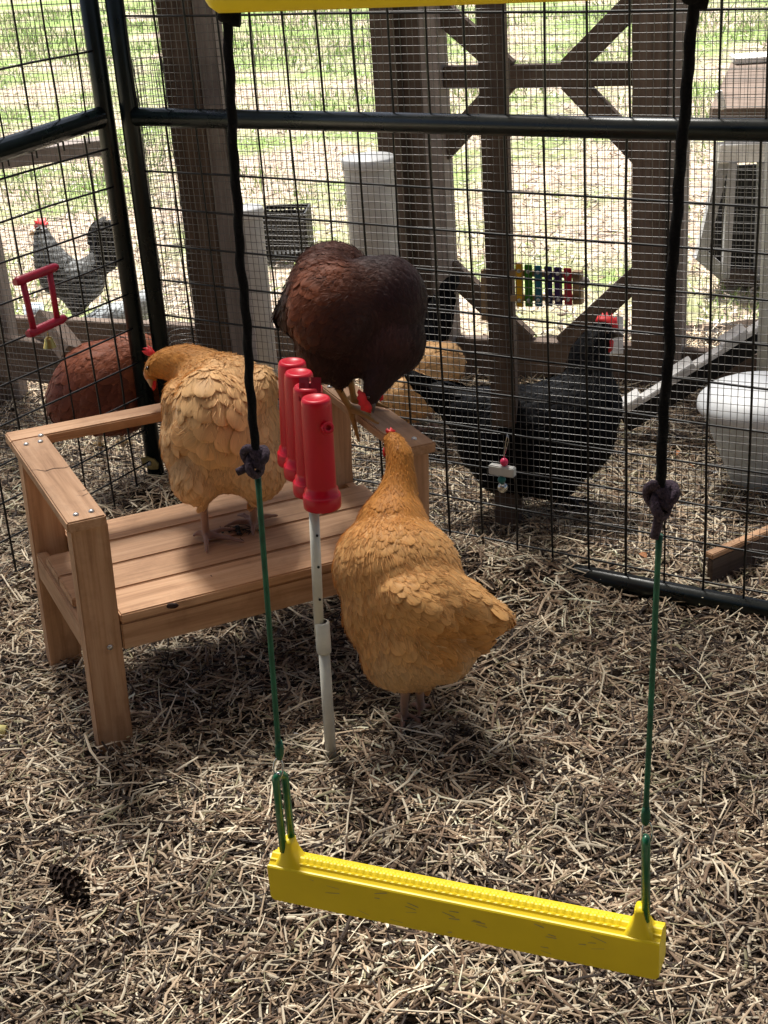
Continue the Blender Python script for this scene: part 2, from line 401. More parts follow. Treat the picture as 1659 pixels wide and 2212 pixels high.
# ------------------------------------------------------------------ unseen canopy, added to block and soften the sun on the pen
rf = thing('added_shade_canopy', 'added unseen cloth canopy on four posts, filtering the sun above the pen', 'roof', (1.0, 4.0, 0))
sdx, sdy = sd.x / sd.z, sd.y / sd.z; RZ = 3.0
cxr, cyr = .15 + sdx * RZ, 1.70 + sdy * RZ
mb = MB(); mb.add([(cxr - 3, cyr - 2.35, RZ), (cxr + 3, cyr - 2.35, RZ), (cxr + 3, cyr + 2.35, RZ), (cxr - 3, cyr + 2.35, RZ)], [(0, 1, 2, 3)])
mb.build('added_shade_cloth', M['roof'], rf)
# unseen board wall and roof behind the camera, added to cut front sky light
sh_ = thing('added_wall', 'added unseen dark board wall and roof cutting sky light on the near side', 'added_wall', (0, -1.6, 0))
for i in range(40): MB().box((-4 + i * .2, -1.6 + .004 * (i % 2), 1.5), (1, 0, 0), (0, 1, 0), (0, 0, 1), .097, .012, 1.5).build('wall_board', M['oldwood'], sh_)
MB().box((0, -.75, 2.62), (1, 0, 0), nrm((0, 1, -.12)), nrm((0, .12, 1)), 4.0, .95, .015).build('roof', M['darkmetal'], sh_)
for sx in (-2.8, 2.8):
    for sy in (-2.2, 2.2):
        board('post', M['oldwood'], rf, (cxr + sx, cyr + sy, RZ / 2 - .011), (0, 0, 1), (1, 0, 0), (0, 1, 0), RZ - .022, .09, .09)

# ------------------------------------------------------------------ black wire panels
def grid_wires(mb, p0, e, us, zs, u0, u1, z0, z1, r, seg=1, wob=0., nrmv=None, seed=1):
    rg = np.random.default_rng(seed)
    def w(): return rg.normal(0, wob) if wob else 0
    for u in us:
        m = max(2, seg + 1); zz = np.linspace(z0, z1, m); ph = rg.uniform(0, 6)
        pts = [p0 + e * (u + (wob * .8 * sin(z * 17 + ph) if wob else 0) + w() * .3) + Z3 * z + (nrmv * w() if nrmv is not None else 0) for z in zz]
        mb.tube(pts, r, 4 if wob else 6, False, True)
    for z in zs:
        m = max(2, seg + 1); uu = np.linspace(u0, u1, m); ph = rg.uniform(0, 6)
        pts = [p0 + e * u + Z3 * (z + (wob * .9 * sin(u * 15 + ph) if wob else 0) + w() * .3) + (nrmv * (w() + 1.6 * r) if nrmv is not None else 0) for u in uu]
        mb.tube(pts, r, 4 if wob else 6, False, True)
PZ1 = 1.85
bp = thing('wire_panel', 'dark green tube framed wire panel closing the back of the pen', 'wire panel', tuple(CORNER), group='tube framed wire panels of the pen')
pb = CORNER + E1 * .048
MB().tube([pb, pb + Z3 * PZ1], .0205, 16).build('frame_post', M['darkmetal'], bp)
MB().tube([pb + E1 * .02 + Z3 * .925, CORNER + E1 * 1.2 + Z3 * .935, CORNER + E1 * 2.2 + Z3 * .95], .020, 16).build('frame_rail', M['darkmetal'], bp)
MB().tube([pb + E1 * .02 + Z3 * (PZ1 - .02), CORNER + E1 * 2.2 + Z3 * (PZ1 - .02)], .0185, 16).build('top_rail', M['darkmetal'], bp)
MB().tube([pb + E1 * .02 + Z3 * .0, CORNER + E1 * .9 + Z3 * .004, CORNER + E1 * 1.12 + Z3 * .016, CORNER + E1 * 2.2 + Z3 * .024], .021, 16).build('bottom_rail', M['darkmetal'], bp)
mb = MB(); us = [.9748 - .0826 * 12 + .0826 * i for i in range(1, 28)]
zs = [.055 + .0835 * i - .0 for i in range(10)]
grid_wires(mb, CORNER, E1, us, zs, .03, 2.2, .01, .925, .0025, 8, .0012, N1, 3)
grid_wires(mb, CORNER, E1, [u + .006 for u in us], [1.135, 1.34, 1.54, 1.74], .03, 2.2, .93, PZ1 - .02, .0025, 8, .0012, N1, 4)
mb.build('wire_mesh', M['wire'], bp)
lp = thing('wire_panel', 'dark green tube framed wire panel with red toy along the left side', 'wire panel', tuple(CORNER - E2 * 0), group='tube framed wire panels of the pen')
q0 = CORNER + E2 * .022 - N2 * .004
MB().tube([q0, q0 + Z3 * PZ1], .0205, 16).build('frame_post', M['darkmetal'], lp)
MB().tube([q0 + E2 * .02 + Z3 * .928, CORNER + E2 * 1.6 + Z3 * .86], .0235, 16).build('frame_rail', M['darkmetal'], lp)
MB().tube([q0 + E2 * .02 - Z3 * .012, CORNER + E2 * 1.6 - Z3 * .035], .020, 16).build('bottom_rail', M['darkmetal'], lp)
MB().tube([q0 + E2 * .02 + Z3 * (PZ1 - .02), CORNER + E2 * 1.6 + Z3 * (PZ1 - .02)], .0185, 16).build('top_rail', M['darkmetal'], lp)
mb = MB()
grid_wires(mb, CORNER, E2, [.10 + .0826 * i for i in range(18)], [.03 + .083 * i for i in range(11)], .03, 1.6, .0, .90, .0025, 8, .0012, N2, 5)
grid_wires(mb, CORNER, E2, [.085 + .0826 * i for i in range(18)], [1.07, 1.27, 1.47, 1.67], .03, 1.6, .88, PZ1 - .02, .0025, 8, .0012, N2, 6)
mb.build('wire_mesh', M['wire'], lp)
# hinge clamp low on the corner post
c0 = P(346, 990, dep(q0 + Z3 * .1)) - N1 * .03
cl = MB(); rr = nrm(R); uu = nrm(np.cross(rr, -N1))
pts = [c0 + rr * x * .001 + Z3 * y * .001 for x, y in ((-24, 14), (-10, 17), (8, 10), (17, -2), (14, -16), (-4, -17), (-20, -8))]
cl.add(pts + [p - N1 * .004 for p in pts], [tuple(range(7)), tuple(range(13, 6, -1))] + [(i, (i + 1) % 7, 7 + (i + 1) % 7, 7 + i) for i in range(7)])
cp = cl.build('clamp_plate', simple('yellow zinc', (.32, .27, .13), .3, .5, .8), lp)
MB().lathe([(.0065, 0), (.0065, .005), (.0045, .008), (.0045, .014), (0, .014)], c0 - N1 * .004 + rr * -.004, -N1, 6, False).build('bolt', M['bolt'], cp)

# ------------------------------------------------------------------ hardware cloth
def cloth(name, label, p0, e, nv, u0, u1, z0, z1, su, sz, r, seg, wob, seed, flare=None):
    mb = MB(); us = np.arange(u0, u1, su); zs = np.arange(z0, z1, sz)
    grid_wires(mb, p0, e, us, zs, u0, u1, z0, z1, r, seg, wob, nv, seed)
    return mb.build(name, M['galv'], None, label=label, cat='wire mesh')
cloth('hardware_cloth', 'fine galvanised wire mesh stretched just behind the black wire panels', CL0 - NC * .025, EC, NC, -1.75, 1.45, .0, 1.75, .0136,   .0166, .00074, 16, .0009, 11)
cloth('hardware_cloth', 'fine galvanised wire mesh stapled on the far timber frame of the run', RF0 + NR * .06, ER, NR, -1.9, 1.5, .115, 1.6, .0150, .0160, .00050, 10, .0007, 12)
# loose vertical roll of mesh beside the left timber post
mb = MB(); rg = np.random.default_rng(5); p0 = P(385, 640, 3.42); p0[2] = -.01
for i in range(12):
    a = i / 11 * 3.6
    off = np.array([cos(a) * .035, sin(a) * .03, 0])
    mb.tube([p0 + np.array([0, 0, 0]) + off + Z3 * z + np.array([rg.normal(0, .004), rg.normal(0, .004), 0]) for z in np.linspace(0, 1.05, 12)], .0010, 4, False)
for j in range(78):
    z = j * .0136
    mb.tube([p0 + np.array([0, 0, 0]) + np.array([cos(a) * .035, sin(a) * .03, z + rg.normal(0, .001)]) for a in np.linspace(0, 3.6, 10)], .0007, 4, False)
mb.build('mesh_roll', M['galv'], None, label='narrow curled strip of fine mesh standing beside the left timber post', cat='wire mesh')

# ------------------------------------------------------------------ timber run
def post_thing(name, label, base, ax, w, t, h, mat='oldwood', zb=0.):
    r = thing(name, label, 'post', tuple(base))
    ay = np.cross(Z3, ax)
    board('post_shaft', M[mat], r, np.array(base) + Z3 * (zb + h / 2), Z3, ax, ay, h, w, t, bevel=.003)
    return r
cpb = CL0 + EC * -.030 + NC * .045
r = post_thing('timber_post', 'weathered square timber post standing behind the middle of the back panel', cpb, azv(104), .054, .054, 1.9)
lpb = np.array([-.365, 3.385, 0.])
r = thing('timber_post', 'weathered timber post near the corner with a paler board as its lit face, behind the curled mesh', 'post', tuple(lpb))
ax = azv(104)
board('post_shaft', M['oldwood'], r, lpb + Z3 * .95, Z3, ax, np.cross(Z3, ax), 1.9, .085, .085, bevel=.003)
board('lit_face_board', M['greywood'], r, lpb + ax * .0655 + np.cross(Z3, ax) * -.02 + Z3 * .95, Z3, ax, np.cross(Z3, ax), 1.9, .045, .06, bevel=.003)  # paler board stands in for the post's lit right face

tf = thing('run_frame', 'weathered timber frame with mid rail and diagonal braces behind the hens', 'frame', tuple(RF0))
def RFp(u, z, o=0.): return RF0 + ER * u + Z3 * z + NR * o
def rfb(name, u0, z0, u1, z1, w, t, o=0., mat='oldwood'):
    return beam(name, M[mat], tf, RFp(u0, z0, o), RFp(u1, z1, o), w, t, np.cross(nrm(RFp(u1, z1) - RFp(u0, z0)), NR), bevel=.003)
rfb('post', -.425, 0, -.425, 1.9, .07, .09); rfb('post', -.352, 0, -.352, 1.9, .065, .08, .03); rfb('post', -.292, 0, -.292, 1.9, .05, .09, -.005, 'greywood')  # the grey member puts the posts' lit right side into colour
rfb('post', .300, 0, .300, 1.9, .085, .09); rfb('post', .37, 0, .37, 1.9, .045, .085, .02, 'greywood')  # grey member stands in for the lit side of this post
rfb('mid_rail', -.265, .852, .256, .852, .058, .04)
rfb('bottom_board', -.265, .058, .256, .058, .112, .045); rfb('bottom_board', .395, .058, 1.6, .04, .10, .04); rfb('bottom_board', -2.0, .058, -.462, .058, .112, .045)
for s in ((-.265, 1.02, -.11, .885), (-.265, .67, -.11, .82), (.256, 1.03, .10, .885), (.256, .66, .10, .82), (-.265, .30, -.075, .125), (.256, .30, .075, .125)):
    d = nrm([s[2] - s[0], s[3] - s[1]])
    rfb('brace', s[0] - d[0] * .03, s[1] - d[1] * .03, s[2] + d[0] * .03, s[3] + d[1] * .03, .06, .036, .004)
rfb('top_rail', -.265, 1.55, .256, 1.55, .058, .04)

lf = thing('fence_frame', 'weathered timber frame with sunlit top rail at the far left', 'frame', (-1.25, 4.3, 0))
a0 = G(30, 860); a0[2] = 0
nl = azv(10)
board('post', M['oldwood'], lf, a0 + Z3 * .8 + np.array([-.045, 0, 0]), Z3, azv(100), azv(10), 1.6, .07, .08)
board('post', M['greywood'], lf, a0 + Z3 * .8 + np.array([.012, 0.01, 0]), Z3, azv(100), azv(10), 1.6, .04, .07)  # paler copy of the post, coloured as its lit face
zt = PLN(120, 345, a0, azv(0))[2]
pL = PLN(-260, 385, a0 + np.array([0, .06, 0]), azv(0)); pR = PLN(236, 342, a0 + np.array([0, .35, 0]), azv(0)); pR[2] = pL[2]
beam('top_rail', M['greywood'], lf, pL + np.array([0, .05, 0]), pR, .09, .045, (0, 1, 0))
b0 = P(96, 688, 4.15); b1 = P(160, 768, 4.05)
beam('brace', M['oldwood'], lf, b0, b1, .07, .05, (0, 1, 0))
beam('bottom_board', M['oldwood'], lf, P(-150, 745, 4.25), P(160, 790, 4.1), .12, .035, Z3)

# ------------------------------------------------------------------ bench
BO = np.array([-.53, 2.177, 0.]); BAZ = 65.5; BL, BW, BH, BS, BWA = .661, .375, .461, .266, .066
ba = azv(BAZ); bb = azv(BAZ - 90); bu = nrm(Z3 + .025 * ba - .047 * bb); ba = nrm(ba - bu * (ba @ bu)); bb = np.cross(bu, ba)
def BP(x, y, z): return BO + ba * x + bb * y + bu * z
bench = thing('wooden_bench', 'small cedar bench with arm boards and a slatted seat that two hens stand on', 'bench', tuple(BO))
def bbd(name, c, axis, L, W_, T, **k):
    ax = {'x': (ba, bb, bu), 'y': (bb, -ba, bu), 'z': (bu, ba, bb)}[axis]
    return board(name, M['cedar'], bench, c, *ax, L, W_, T, bevel=.0025, **k)
AT = .020
hl = BH - AT
for (x, y) in ((.031, .019), (BL - .031, .019)):
    bbd('front_leg', BP(x, y, hl / 2 - .011), 'z', hl + .022, .062, .038)
for (x, y) in ((.031, BW - .019), (BL - .031, BW - .019)):
    bbd('rear_leg', BP(x, y, hl / 2 - .011), 'z', hl + .022, .062, .038)
for x0 in (-.008, BL - BWA + .008):
    bbd('arm_board', BP(x0 + BWA / 2, BW / 2 - .006, BH - AT / 2), 'y', BW + .012, BWA, AT)
bbd('back_rail', BP(BL / 2, BW + .024, BH - AT / 2), 'x', BL + .016, .048, AT)
for i in range(4):
    w_ = (BW - .0) / 4
    yy = -.004 + w_ * (i + .5)
    ln = BL - .126 if i in (0, 3) else BL - .03
    ln = BL - .128 if i in (0, 3) else BL - .012
    bbd('seat_plank', BP(BL / 2, yy, BS - .009), 'x', ln, w_ - .004, .018)
bbd('front_apron', BP(BL / 2, .012, BS - .046), 'x', BL - .128, .022, .052)
bbd('rear_apron', BP(BL / 2, BW - .012, BS - .046), 'x', BL - .128, .022, .052)
for xx in (.012, BL - .012): bbd('side_apron', BP(xx, BW / 2, BS - .046), 'y', BW - .080, .022, .052)
def bolt(p, ax, parent): MB().lathe([(.0052, -.002), (.0052, .001), (.0035, .0028), (0, .0032)], p, ax, 12).build('bolt', M['bolt'], parent)
for x in (.010, .036): bolt(BP(x + .004, .012, BH + .0005), bu, bench)
for x in (.010, .036): bolt(BP(x + .004, BW - .030, BH + .0005), bu, bench)
bolt(BP(.048, BW - .002, BH + .0005), bu, bench)
bolt(BP(BL - .02, .02, BH + .0005), bu, bench); bolt(BP(BL - .045, BW - .04, BH + .0005), bu, bench)
bolt(BP(.040, -.0003, BS - .058), -bb, bench)
for (px, py, zz) in ((366, 1292, None),):
    kq = BP(.155, -.0045, BS - .006)
    MB().sphere(kq, .009, 12, 8, (1.3, .35, .6)).build('knot', simple('dark knot', (.03, .012, .008), .7), bench)

# ------------------------------------------------------------------ hens
ICO = None
def ico():
    global ICO
    if ICO is None:
        bm = bmesh.new(); bmesh.ops.create_icosphere(bm, subdivisions=3, radius=1)
        ICO = (np.array([v.co[:] for v in bm.verts]), np.array([[v.index for v in f.verts] for f in bm.faces])); bm.free()
    return ICO
class Hen:
    def __init__(s, name, label, d0, loc, voxel=.004, group=None):
        s.d0 = d0; s.s = d0 / FP; s.root = thing(name, label, 'chicken', tuple(loc), group); s.bl = []; s.seeds = []; s.voxel = voxel
    def W(s, x, y, dd=0.): return P(x, y, s.d0 + dd * s.s)
    def vec(s, v): return nrm(v[0] * R - v[1] * U + v[2] * F)
    def blob(s, x, y, dd, rx, ry, rz, rot=0., col=(.5, .3, .1), fe=1, w=None, yaw=0.):
        c = s.W(x, y, dd) if w is None else np.array(w)
        a = radians(rot); X = R * cos(a) + U * sin(a); Y = -R * sin(a) + U * cos(a); Zv = F.copy()
        if yaw:
            b = radians(yaw); X, Zv = X * cos(b) + Zv * sin(b), -X * sin(b) + Zv * cos(b)
        s.bl.append((c, np.stack([X * rx, Y * ry, Zv * rz]) * s.s, np.array(col), fe)); return s
    def chain(s, pts, col, fe=1, n=9):
        """pts: (x,y,dd,r) px; round blobs interpolated along the path"""
        pts = np.array(pts, float)
        for i in range(len(pts) - 1):
            for t in np.linspace(0, 1, n, endpoint=False):
                q = pts[i] * (1 - t) + pts[i + 1] * t; s.blob(q[0], q[1], q[2], q[3], q[3], q[3], 0, col, fe)
        q = pts[-1]; s.blob(q[0], q[1], q[2], q[3], q[3], q[3], 0, col, fe)
    def wchain(s, pts, rs, col, fe=0):
        for i in range(len(pts) - 1):
            L = np.linalg.norm(pts[i + 1] - pts[i]); n = max(3, int(L / (min(rs[i], rs[i + 1]) * .5)))
            for t in np.linspace(0, 1, n + 1):
                p = pts[i] * (1 - t) + pts[i + 1] * t; r = rs[i] * (1 - t) + rs[i + 1] * t
                s.bl.append((p, np.eye(3) * r, np.array(col), fe))
    def foot(s, ankle, toes, col, r=.0045, sh=None, shr=.006):
        shr = shr * .9
        """ankle and toe tips are world points"""
        a = ankle + Z3 * .010
        for t in toes:
            t = np.array(t); mid = (a * .45 + t * .55); mid[2] = max(mid[2], t[2] + r * 1.5) + .004
            s.wchain([a, mid, t + Z3 * r * .9], [r * 1.35, r * 1.05, r * .7], col)
        if sh is not None: s.wchain([a, sh], [shr, shr * 1.15], col)
    def seed(s, x, y, dd, v, size, asp=1.5, col=(.5, .3, .1), lift=.10):
        s.seeds.append((s.W(x, y, dd), s.vec(v), size * s.s, asp, np.array(col), lift))
    def body(s, smooth=34, feathers=True, dens=.70, edge=1.15):
        iv, if_ = ico(); V = []; Fc = []
        for c, A, col, fe in s.bl:
            Fc.append(if_ + len(V) * len(iv)); V.append(iv @ A + c)
        V = np.concatenate(V); Fc = np.concatenate(Fc)
        tmp = bpy.data.objects.new('tmp_body', mesh('tmp', V, Fc)); COL.objects.link(tmp)
        md = tmp.modifiers.new('r', 'REMESH'); md.mode = 'VOXEL'; md.voxel_size = s.voxel
        dg = bpy.context.evaluated_depsgraph_get(); dg.update()
        me = bpy.data.meshes.new_from_object(tmp.evaluated_get(dg)); bpy.data.objects.remove(tmp)
        nv = len(me.vertices); co = np.empty(nv * 3, np.float32); me.vertices.foreach_get('co', co); co = co.reshape(-1, 3).astype(float)
        # nearest blob: colour and stiffness
        best = np.full(nv, 1e9); col = np.zeros((nv, 3)); fe = np.zeros(nv); acc = np.zeros((nv, 3)); wacc = np.zeros(nv)
        for c, A, cc, f_ in s.bl:
            rr_ = np.linalg.norm(A, axis=1); An = A / (rr_[:, None] ** 2)
            q = np.linalg.norm((co - c) @ An.T, axis=1); dd = (q - 1) * rr_.min()
            m = dd < best; best[m] = dd[m]; fe[m] = f_
            wt = np.exp(-np.clip(dd, -.02, .2) / .006); acc += wt[:, None] * cc; wacc += wt
        col = acc / wacc[:, None]
        ed = np.empty(len(me.edges) * 2, np.int32); me.edges.foreach_get('vertices', ed); ed = ed.reshape(-1, 2)
        stiff = np.where(fe > 0, .6, .05)
        cnt = np.bincount(ed.ravel(), minlength=nv).astype(float)
        for it in range(smooth):
            sm = np.zeros((nv, 3))
            for k in range(3):
                sm[:, k] = np.bincount(ed[:, 0], co[ed[:, 1], k], nv) + np.bincount(ed[:, 1], co[ed[:, 0], k], nv)
            co += stiff[:, None] * (sm / cnt[:, None] - co)
        me.vertices.foreach_set('co', co.astype(np.float32).ravel()); me.polygons.foreach_set('use_smooth', np.ones(len(me.polygons), bool))
        a = me.color_attributes.new('col', 'FLOAT_COLOR', 'POINT'); c4 = np.ones((nv, 4), np.float32); c4[:, :3] = col; a.data.foreach_set('color', c4.ravel())
        me.update()
        o = link('body', me, M['blackhide' if max(c_[2].max() for c_ in s.bl) < .06 else 'hide'], s.root)
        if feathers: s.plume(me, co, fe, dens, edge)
        return o
    def plume(s, me, co, fe, dens, edge):
        nv = len(co); no = np.empty(nv * 3, np.float32); me.vertices.foreach_get('normal', no); no = no.reshape(-1, 3).astype(float)
        ok = np.where(fe > 0)[0]; rg = np.random.default_rng(len(s.seeds) + 3)
        sp = np.array([q[0] for q in s.seeds]); sv = np.array([q[1] for q in s.seeds]); ss = np.array([q[2] for q in s.seeds]); sa = np.array([q[3] for q in s.seeds])
        sc = np.array([q[4] for q in s.seeds]); slf = np.array([q[5] for q in s.seeds])
        cand = rg.permutation(ok)[:26000]
        p = co[cand]; D = np.linalg.norm(p[:, None] - sp[None], axis=2); Wt = 1 / (D ** 4 + 1e-7); Wt /= Wt.sum(1, keepdims=True)
        size = Wt @ ss; asp = Wt @ sa; dr = Wt @ sv; cl = Wt @ sc; lf_ = Wt @ slf; nn = no[cand]
        acc = np.zeros((0, 3)); keep = []
        buf = np.empty((len(cand), 3)); na = 0
        for i in range(len(cand)):
            if na:
                dmin = np.min(np.sum((buf[:na] - p[i]) ** 2, 1))
                if dmin < (size[i] * dens) ** 2: continue
            buf[na] = p[i]; na += 1; keep.append(i)
            if na > 5200: break
        k = np.array(keep); p, size, asp, dr, cl, nn, lf_ = p[k], size[k], asp[k], dr[k], cl[k], nn[k], lf_[k]; n = len(k)
        size = size * rg.uniform(.8, 1.25, n); dr = dr + rg.normal(0, .20, (n, 3)); dr -= nn * np.sum(dr * nn, 1, keepdims=True); dr /= np.linalg.norm(dr, axis=1, keepdims=True) + 1e-9
        sd_ = np.cross(nn, dr); L = size * asp * rg.uniform(.85, 1.15, n); Wd = size * rg.uniform(1.0, 1.35, n)
        tt = np.array([0, .3, .6, .82, .95, 1.0]); wt = np.array([.45, .85, 1.0, .86, .5, .12]); V = []; C = []
        var = rg.uniform(.88, 1.10, n); lft = .025 + lf_ * rg.uniform(.35, .95, n)
        tw = rg.normal(0, .12, n)
        for t, w_ in zip(tt, wt):
            for c in (-1, -.5, 0, .5, 1):
                hgt = -size * .045 + L * lft * t - L * t * t * .07 + Wd * .075 * (1 - c * c) * min(1, t * 2) + tw * Wd * c * .3 * t
                q = p + dr * (L * (t - .35))[:, None] + sd_ * (Wd * w_ * c * .5)[:, None] + nn * hgt[:, None]
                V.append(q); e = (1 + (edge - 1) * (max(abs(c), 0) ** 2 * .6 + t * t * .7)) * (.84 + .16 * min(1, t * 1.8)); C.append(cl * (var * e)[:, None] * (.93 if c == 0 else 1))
        V = np.stack(V, 1).reshape(-1, 3); C = np.stack(C, 1).reshape(-1, 3)
        q = np.array([[r * 5 + c, r * 5 + c + 1, (r + 1) * 5 + c + 1, (r + 1) * 5 + c] for r in range(5) for c in range(4)])
        Fa = (np.arange(n)[:, None, None] * 30 + q[None]).reshape(-1, 4)
        # loose barbs and down between the feathers, as thin strands
        m = min(len(cand), 15000); ii = rg.integers(0, len(cand), m); sz_ = ss[np.argmin(np.linalg.norm(co[cand[ii]][:, None] - sp[None], axis=2), 1)]; ii = ii[rg.uniform(0, 1, m) < np.clip((.0125 / sz_) ** 1.6, .10, .75)]; m = len(ii); nn2 = no[cand[ii]]; p2 = co[cand[ii]] + nn2 * .001
        D2 = np.linalg.norm(p2[:, None] - sp[None], axis=2); W2 = 1 / (D2 ** 4 + 1e-7); W2 /= W2.sum(1, keepdims=True) if False else W2.sum(1)[:, None]
        d2 = W2 @ sv + rg.normal(0, .30, (m, 3)); d2 -= nn2 * np.sum(d2 * nn2, 1)[:, None]; d2 /= np.linalg.norm(d2, axis=1)[:, None] + 1e-9
        s2 = W2 @ ss; c2 = (W2 @ sc) * rg.uniform(.75, 1.35, (m, 1)); L2 = np.clip(s2 * rg.uniform(.5, 1.3, m), .004, .02); sd2 = np.cross(nn2, d2)
        up2 = rg.uniform(.10, .34, m)[:, None]
        b2 = rg.uniform(.00035, .0008, m)[:, None]
        T = np.stack([p2 - sd2 * b2, p2 + sd2 * b2, p2 + d2 * (L2 * .6)[:, None] + nn2 * up2 * (L2 * .6)[:, None] + sd2 * b2 * .7, p2 + d2 * L2[:, None] + nn2 * up2 * (L2 * .75)[:, None]], 1).reshape(-1, 3)
        F2 = len(V) + np.arange(m)[:, None] * 4 + np.array([[0, 1, 2, 3]]); V = np.concatenate([V, T]); Fa = np.concatenate([Fa, F2]); C = np.concatenate([C, np.repeat(c2, 4, 0)])
        me2 = mesh('feathers', V, Fa, True, np.clip(C, 0, 1)); uvl = me2.uv_layers.new(name='UVMap')
        gu = np.tile(np.array([[c, t] for t in tt for c in (-1, -.5, 0, .5, 1)]), (n, 1)) + np.repeat(rg.uniform(0, 90, (n, 2)), 30, 0); gu = np.concatenate([gu, np.repeat(rg.uniform(0, 90, (m, 2)), 4, 0)])
        uvl.data.foreach_set('uv', gu[Fa.ravel()].astype(np.float32).ravel())
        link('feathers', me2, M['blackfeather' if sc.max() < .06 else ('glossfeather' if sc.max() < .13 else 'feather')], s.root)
    def comb(s, base, peaks, th=4, dd=0., name='comb', mat='comb'):
        """base/peaks: outline points px (closed polygon), given thickness px"""
        pts = [s.W(x, y, dd) for x, y in peaks]; n = len(pts); o = F * th * s.s
        c = sum(pts) / n; mb = MB()
        ins = [c + (p - c) * .82 for p in pts]
        v = [p for p in pts] + [p - o * .5 for p in ins] + [p + o * .5 for p in ins]
        f = [tuple(range(n, 2 * n)), tuple(range(3 * n - 1, 2 * n - 1, -1))] + [(i, (i + 1) % n, n + (i + 1) % n, n + i) for i in range(n)] + [(i, 2 * n + i, 2 * n + (i + 1) % n, (i + 1) % n) for i in range(n)]
        mb.add(v, f, True); return mb.build(name, M[mat], s.root)
    def beak(s, b, tip, r, mat='beak'):
        b = np.array(b); tip = np.array(tip); L = np.linalg.norm(tip - b)
        pts = [b + (tip - b) * t + Z3 * L * .12 * sin(t * pi) for t in (0, .35, .7, .92, 1)]
        MB().tube(pts, [r, r * .85, r * .5, r * .22, r * .05], 10).build('beak', M[mat], s.root)
    def eye(s, p, r=.0035): MB().sphere(p, r).build('eye', M['eye'], s.root)

BUFF = (.67, .40, .175); BUFFD = (.52, .25, .07); GOLD = (.50, .205, .035); FLUFF = (.62, .39, .19)
LEG = (.30, .175, .13)

# hen on the seat, seen from behind
fl = PLN(447, 1166, BP(0, 0, BS), bu); fr = PLN(549, 1138, BP(0, 0, BS), bu)
def onseat(x, y): return PLN(x, y, BP(0, 0, BS + .001), bu)
d1 = (dep(fl) + dep(fr)) / 2 - .09
h = Hen('hen', 'plump buff hen on the bench seat, rump to the camera and head turned left', d1, (fl + fr) / 2, .0034)
h.blob(482, 905, 60, 118, 145, 150, 0, BUFF)
h.blob(478, 848, 90, 110, 88, 110, 0, BUFF)
h.blob(462, 905, -55, 82, 112, 95, 12, BUFF)
h.blob(420, 935, -72, 48, 40, 60, 25, BUFF)
h.blob(492, 975, 25, 120, 92, 125, 0, FLUFF)
h.blob(425, 1030, 0, 58, 62, 80, 0, FLUFF); h.blob(555, 1005, 10, 68, 78, 95, 0, FLUFF); h.blob(400, 950, 30, 52, 90, 100, 0, FLUFF); h.blob(568, 945, 30, 44, 90, 100, 0, FLUFF)
h.blob(434, 1062, 0, 28, 34, 36, 0, FLUFF); h.blob(546, 1045, 10, 28, 32, 36, 0, FLUFF)
h.blob(556, 862, 20, 38, 76, 100, -12, BUFF); h.blob(392, 885, 30, 40, 72, 95, 8, BUFF)
h.chain([(450, 815, 120, 62), (405, 790, 140, 50), (365, 785, 150, 38), (338, 790, 150, 27)], GOLD)
h.blob(330, 794, 150, 20, 30, 22, 0, GOLD, 1)
h.blob(322, 806, 150, 13, 20, 15, 0, (.45, .10, .05), 0)
sh = P(447, 1086, d1); h.foot(fl, [onseat(419, 1161), onseat(447, 1197), onseat(527, 1176), onseat(508, 1148)], LEG, .0052, h.W(438, 1085, 0), .0085)
h.foot(fr, [onseat(514, 1117), onseat(486, 1142), onseat(547, 1161), onseat(600, 1118)], LEG, .0052, h.W(546, 1078, 10), .0085)
S = h.seed
S(345, 770, 130, (1, .1, -.3), 8, 2.3, GOLD, .05); S(335, 800, 130, (.6, 1, -.2), 8, 2.0, GOLD, .05); S(390, 760, 120, (1, .25, -.3), 11, 2.3, GOLD, .05); S(440, 765, 60, (1, .5, -.5), 14, 1.9, BUFFD, .06)
S(400, 815, 60, (.3, 1, -.3), 13, 1.8, BUFFD, .06); S(365, 850, 40, (.1, 1, -.1), 12, 1.8, BUFFD, .08); S(360, 920, 20, (.2, 1, 0), 15, 1.7, BUFF, .06)
S(480, 770, 30, (.1, .7, -.8), 17, 1.4, BUFFD, .08); S(530, 775, 30, (.3, .8, -.6), 17, 1.4, BUFF, .08); S(470, 810, -60, (0, 1, -.7), 21, 1.3, BUFF, .10); S(520, 850, -70, (-.1, 1, -.5), 31, 1.25, BUFF, .11)
S(460, 870, -120, (-.1, 1, -.3), 38, 1.15, BUFF, .13); S(430, 890, -110, (-.5, 1, -.3), 38, 1.2, BUFF, .13); S(490, 920, -130, (0, 1, 0), 44, 1.15, BUFF, .14); S(400, 940, -110, (-1, .7, 0), 44, 1.3, BUFF, .14)
S(450, 980, -110, (-.1, 1, .4), 38, 1.2, BUFF, .11); S(570, 810, 0, (.2, 1, -.3), 20, 1.6, BUFF, .06); S(582, 870, 0, (.1, 1, -.1), 24, 1.8, BUFF, .08); S(590, 930, 0, (-.1, 1, 0), 12, 3.0, FLUFF, .07); S(540, 960, -60, (-.1, 1, .2), 12, 3.0, FLUFF, .07)
S(480, 1030, -80, (0, 1, .5), 12, 3.0, FLUFF, .07); S(400, 1020, -40, (.1, 1, .2), 12, 3.0, FLUFF, .07); S(560, 1030, -40, (.1, 1, .2), 12, 3.0, FLUFF, .07); S(430, 1080, -20, (0, 1, .3), 9, 3.0, FLUFF, .07); S(600, 1010, 0, (.2, 1, .1), 12, 3.0, FLUFF, .07)
h.body(edge=1.14)
